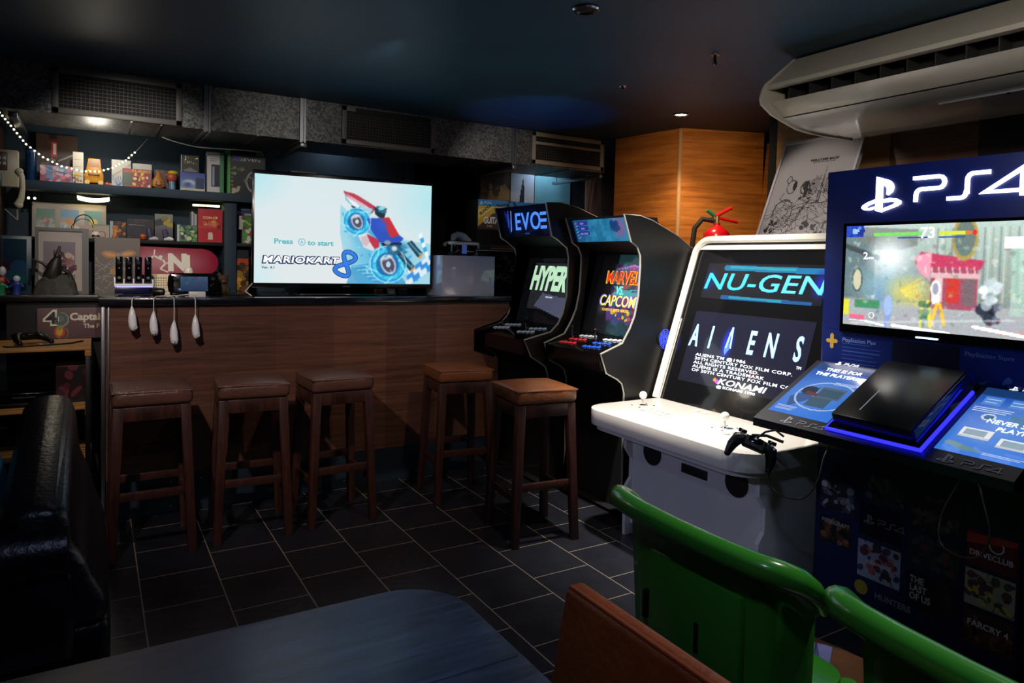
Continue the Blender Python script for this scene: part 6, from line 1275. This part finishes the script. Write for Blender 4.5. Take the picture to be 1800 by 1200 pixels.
# two figures, a tower and banners drawn in ink
K = '#17141a'
A.ell(a*.26, .52, .055, .075, K, ring=.14); A.ell(a*.30, .53, .02, .05, K); A.ell(a*.20, .60, .03, .04, K, ring=.25); A.line([(a*.18, .46), (a*.14, .40), (a*.20, .36), (a*.30, .38)], .006, K); A.ell(a*.23, .24, .11, .15, K, ring=.05); A.line([(a*.10, .22), (a*.12, .34), (a*.22, .38), (a*.36, .34)], .007, K)
A.scrawl(60, K, .004, 3, (.08, .02, .42, .34), .022); A.blobs(14, [K], .008, .02, 4, (.06, .04, .2, .16)); A.poly([(a*.64, .34), (a*.665, .72), (a*.69, .34)], K); A.poly([(a*.652, .36), (a*.665, .66), (a*.678, .36)], '#8a8084')
for k in range(12): A.line([(a*.50, .40+.015*k), (a*.63, .44+.016*k)], .005, K); A.line([(a*.70, .44+.016*k), (a*.80, .40+.016*k)], .005, K)
A.ell(a*.45, .50, .05, .07, K, ring=.2); A.poly([(a*.43, .55), (a*.48, .58), (a*.50, .42), (a*.46, .40)], K); A.blobs(18, [K], .008, .022, 8, (.40, .38, .56, .56))
A.scrawl(50, K, .0045, 5, (.42, .02, .98, .36), .03); A.line([(a*.40, .10), (a*.50, .28), (a*.56, .36)], .008, K); A.line([(a*.52, .34), (a*.75, .33), (a*.86, .36), (a*.9, .44)], .008, K); A.blobs(16, [K], .008, .03, 9, (.52, .02, .95, .14)); A.blobs(8, ['#8a9a80', '#a86a6a'], .01, .02, 2, (.7, .05, .98, .3), .5)
A.scrawl(34, K, .004, 12, (.5, .30, .98, .62), .02)
p = A.build('drawing', PRINT, fr, M @ Matrix.Translation((0, -.001, .017)))
text('small_lettering', 'WELCOME BACK', .013, INKK, p, Matrix.Translation((.045, -.0006, .455)), bold=.03, sx=1.2); text('small_lettering', 'TO THE ARCADE CLUB', .006, INKK, p, Matrix.Translation((.045, -.0006, .444)), sx=1.5)
# fire extinguisher on the back of the cabinet top
fe = thing('fire_extinguisher', 'red fire extinguisher showing above the white arcade cabinet', 'fire extinguisher', (3.62, 3.36, 0)); RED = mat('extinguisher_red', '#b3121a', .25, coat=.3)
zt = 1.66
MB().lathe((0, 0, 0), [(0, .9), (.085, .9), (.09, .92), (.09, zt-.06), (.085, zt-.03), (.065, zt-.005), (.035, zt+.015), (.022, zt+.025), (.022, zt+.04), (0, zt+.042)], 26).build('cylinder', RED, fe)
MB().cyl((0, 0, zt+.04), (0, 0, zt+.085), .016, n=14).build('valve', mat('brass', '#b8a070', .3, metal=.8), fe)
V = Vector
e_ = V((.86, -.51, 0))      # across the view
def lever(a_, b_, w_, m, nm): return MB().tube([V((0, 0, zt))+e_*a_[0]+V((0, 0, a_[1])), V((0, 0, zt))+e_*b_[0]+V((0, 0, b_[1]))], w_, 8).build(nm, m, fe)
lever((-.01, .085), (.095, .145), .013, RED, 'handle'); lever((0, .075), (.14, .05), .011, RED, 'handle'); lever((-.02, .09), (-.07, .125), .014, mat('tag_green', '#1d6a48', .4), 'safety_tag')
MB().tube([V((0, 0, zt+.06))-e_*.03+V((0, 0, .018*math.sin(t)))+e_*(.018*math.cos(t)) for t in [2*PI*k/16 for k in range(16)]], .003, 6, True).build('pin_ring', CHROME, fe)
MB().tube([V((0, 0, zt+.055))-e_*.02, V((0, 0, zt+.065))-e_*.10, V((0, 0, zt+.0))-e_*.15, V((0, 0, zt-.15))-e_*.165, V((0, 0, zt-.4))-e_*.13], .018, 10).build('hose', BLACKM, fe)
MB().box(-.06, .06, .06, .10, .95, 1.4).build('wall_bracket', STEEL, fe); MB().cyl((0, 0, 0), (0, 0, .9), .05, n=14).lathe((0, 0, 0), [(0, 0), (.13, 0), (.13, .02), (0, .03)], 20).build('floor_stand', BLACKM, fe)

# ================================================================ ceiling fittings
def downlight(x, y, lit, label):
    t = thing('ceiling_downlight', label, 'light', (x, y, 2.40), group=None)
    MB().lathe((0, 0, 0), [(.038, -.0005), (.052, -.0005), (.054, -.005), (.048, -.010), (.040, -.010), (.038, -.004)], 28).build('trim_ring', CHROME, t)
    MB().lathe((0, 0, 0), [(0, -.001), (.038, -.001), (.036, -.006), (0, -.007)], 24).build('lamp_face', glow('lamp_on', '#fff2d8', 14) if lit else mat('lamp_off', '#6a625a', .1, metal=.8), t)
downlight(3.305, 3.409, True, 'lit round ceiling downlight near the wood column')
downlight(1.655, 2.247, False, 'chrome ceiling downlight with its lamp dim, near the top of the picture')
hk2 = thing('ceiling_hook', 'small black hook hanging from the ceiling', 'hook', (2.504, 2.372, 2.40)); MB().lathe((0, 0, 0), [(0, -.0005), (.022, -.0005), (.020, -.006), (0, -.007)], 16).build('plate', STEEL, hk2); MB().tube([(0, 0, -.006), (0, 0, -.03), (.006, 0, -.042), (0.0, 0, -.05), (-.008, 0, -.044)], .007, 8).build('hook', BLACKP, hk2)
sd_ = thing('ceiling_sensor', 'tiny chrome cap on the ceiling between the two downlights', 'ceiling cap', (2.546, 3.089, 2.40)); MB().lathe((0, 0, 0), [(0, -.0005), (.022, -.0005), (.018, -.007), (0, -.009)], 16).build('cap', CHROME, sd_); MB().cyl((0, 0, -.008), (0, 0, -.013), .006, n=10).build('sensor_eye', BLACKG, sd_)

# ================================================================ foreground left: armchair and table
so = thing('leather_armchair', 'black leather armchair with a rolled back at the left edge', 'armchair', (-.42, 2.56, 0))
MB().box(-.50, .46, -.39, .39, .08, .40, .03, 3).build('base', LBLACK, so)
b = MB().prism([(.30, .38), (.455, .38), (.455, .46), (.42, .56), (.405, .64), (.375, .70), (.37, .80), (.36, .875), (.32, .905), (.25, .90), (.205, .86), (.20, .70), (.16, .40)], 'y', -.40, .40, .035)
for v in b.bm.verts: v.co.z -= .17*max(0, (v.co.z-.45)/.45)*(.4-v.co.y)/.8
bk_ = b.build('backrest', LBLACK, so, 50)
MB().box(-.45, .17, -.29, .29, .38, .50, .045, 4).build('seat_cushion', LBLACK, so)
for s in (-1, 1): MB().tube([(-.48, s*.35, .56), (-.2, s*.355, .585), (.15, s*.36, .60), (.36, s*.36, .60)], [.075, .08, .085, .08], 14).box(-.48, .38, s*.35-.06, s*.35+.06, .30, .56, .03, 3).build('armrest', LBLACK, so)
for sx in (-.42, .38):
    for sy in (-.32, .32): MB().cyl((sx, sy, 0), (sx, sy, .09), .022, .03, 10).build('foot', STOOLW, so)
def cushion(name, label, m, loc, rx, rz, s=.19):
    b = MB(); bmesh.ops.create_grid(b.bm, x_segments=14, y_segments=14, size=1)
    for v in b.bm.verts:
        x, y = v.co.x, v.co.y; k = max(0, (1-x*x)*(1-y*y)); pin = 1-.10*(1-abs(x))*0; v.co = Vector((x*s*(1-.08*(1-y*y)), 0.075*k**.55, y*s*(1-.08*(1-x*x))))
    g = [Vector(v.co) for v in b.bm.verts]; fs = [[v.index for v in f.verts] for f in b.bm.faces] if False else None
    b.bm.verts.index_update(); fl = [[v.index for v in f.verts] for f in b.bm.faces]
    vs_ = [b.bm.verts.new((c.x, -c.y, c.z)) for c in g]
    for f in fl: b.bm.faces.new([vs_[i] for i in f][::-1])
    bmesh.ops.remove_doubles(b.bm, verts=b.bm.verts[:], dist=.0005)
    o = b.build(name, m, None, 80); o.location = loc; o.rotation_euler = (math.radians(rx), 0, math.radians(rz)); return tag(o, label, 'cushion')
cushion('teal_cushion', 'teal blue cushion on the black leather armchair', mat('teal_fabric', '#1f6f86', .8, bump=.3, bscale=300), (-.315, 2.66, .69), -12, 84, .18)
cushion('patterned_cushion', 'pale patterned cushion at the left edge on the armchair', mat('pale_fabric', '#6f7a70', .8, var=.6, vscale=40), (-.36, 2.33, .635), -12, 80, .125)
tbl = thing('foreground_table', 'dark worn wooden table with a rounded corner in the foreground', 'table', (0, 0.9, 0))
TZ_ = .735
def rr4(x0, x1, y0, y1, r, n=10): return arc(x1-r, y1-r, r, 0, 90, n)+arc(x0+r, y1-r, r, 90, 180, n)+arc(x0+r, y0+r, r, 180, 270, n)+arc(x1-r, y0+r, r, 270, 360, n)
tt = MB().prism(rr4(-.75, .626, -.50, .403, .13), 'z', TZ_-.03, TZ_, .003).build('tabletop', TABLEW, tbl)
for k in range(2): MB().box(-.74, .617, -.19+.27*k, -.1885+.27*k, TZ_, TZ_+.0006).build('board_seam', mat('dark_seam', '#0c0c0d', .6), tbl)
for x in (-.62, .27):
    for y in (-.38, .27): MB().box(x-.03, x+.03, y-.03, y+.03, 0, TZ_-.03, .004).build('leg', TABLEW, tbl)
MB().box(-.62, .27, -.40, -.37, TZ_-.11, TZ_-.03).box(-.62, .27, .26, .29, TZ_-.11, TZ_-.03).build('apron', TABLEW, tbl)
# ---- brown leather dining chair beside the table
lc_ = thing('leather_chair', 'chestnut leather chair with a worn top edge in front of the green chairs', 'chair', (.70, .84, 0))
b = MB().prism([(.06, .40), (.125, .40), (.165, .745), (.155, .752), (.135, .752), (.118, .742)], 'y', -.42, .285, .006); b.build('backrest', LCHAIR, lc_)
MB().tube([(.128, -.41, .748), (.128, .28, .748), (.09, .284, .42)], .005, 8).build('piping', LCHAIR, lc_)
MB().box(-.36, .06, -.40, .27, .38, .46, .03, 3).build('seat', LCHAIR, lc_)
for x in (-.32, .08):
    for y in (-.36, .23): MB().box(x-.02, x+.02, y-.02, y+.02, 0, .40, .003).build('leg', STOOLW, lc_)
# ---- green tub chairs
def green_chair(label, x, y, rz):
    t = thing('green_tub_chair', label, 'chair', (x, y, 0), math.radians(rz))
    # local: +x is where the sitter looks; back rim at x=0; width along y
    half = [(.20, .298, .575), (.165, .312, .615), (.12, .322, .655), (.075, .320, .685), (.035, .300, .702), (.008, .262, .708), (-.006, .20, .710), (-.014, .13, .711), (-.018, .06, .712)]
    rim = [Vector((x_, -y_, z_)) for x_, y_, z_ in half]+[Vector((-.02, 0, .712))]+[Vector(p_) for p_ in half[::-1]]
    rad = [.012, .019, .026, .030]+[.031]*11+[.030, .026, .019, .012]
    MB().tube(rim, rad, 14).build('rolled_rim', GREEN, t, 80)
    b = MB(); rows = []
    for j in range(9):
        f = j/8; row = []
        for k in range(19):
            p = rim[k]; q = Vector((.06+p.x*.9, max(-.22, min(.22, p.y*.9)), .29)); pp = p.lerp(q, f); pp.z = p.z+(.29-p.z)*f
            if f > .12: pp.y = max(-.262, min(.262, p.y*.95))*(1-.07*f); pp.x = .035+p.x*.9+.02*f
            row.append(b.bm.verts.new(pp))
        rows.append(row)
    for A_, B_ in zip(rows, rows[1:]):
        for k in range(18): b.bm.faces.new((A_[k], A_[k+1], B_[k+1], B_[k]))
    o = b.build('back_shell', GREEN, t, 80); md = o.modifiers.new('thick', 'SOLIDIFY'); md.thickness = .008; md.offset = 1
    MB().box(.016, .040, -.20, .13, .34, .605, .006).build('back_panel', GREEN, t)
    for yy in (.145, -.06): MB().box(.013, .03, yy-.008, yy+.008, .40, .48, .003).build('vent_slot', BLACKM, t)
    MB().prism(rr4(.06, .44, -.22, .22, .08, 6), 'z', .275, .31, .006).build('seat', GREEN, t)
    for sx in (.07, .44):
        for sy in (-.20, .20): MB().tube([(sx, sy, .28), (sx+(.03 if sx > .2 else -.02), sy*1.12, 0)], [.026, .018], 10).build('leg', GREEN, t)
    return t
green_chair('green plastic tub chair in front of the white arcade cabinet', 1.325, 1.325, -2)
green_chair('green plastic tub chair in front of the kiosk, at the bottom right', 1.295, .585, -4)
# ---- low wooden box with papers between the chairs
wb_ = thing('wooden_crate', 'low brown wooden box between the two green chairs', 'box', (2.02, 1.36, 0), math.radians(8))
b = MB().box(-.14, .14, -.16, .16, .0, .11, .004); b.build('body', WALNUT, wb_); MB().box(-.15, .15, -.17, .17, .11, .125, .003).build('lid', WALNUT, wb_)
pp_ = thing('paper_sheet', 'pale lilac folded paper on the low wooden box', 'paper', (2.06, 1.42, .1255), math.radians(30)); MB().box(-.07, .07, -.05, .05, 0, .0015).build('sheet', mat('lilac_paper', '#7a80b8', .6), pp_); MB().prism([(-.07, .002), (.07, .002), (.0, .035)], 'y', -.001, .001).build('folded_flap', mat('lilac_paper', '#7a80b8', .6), pp_)
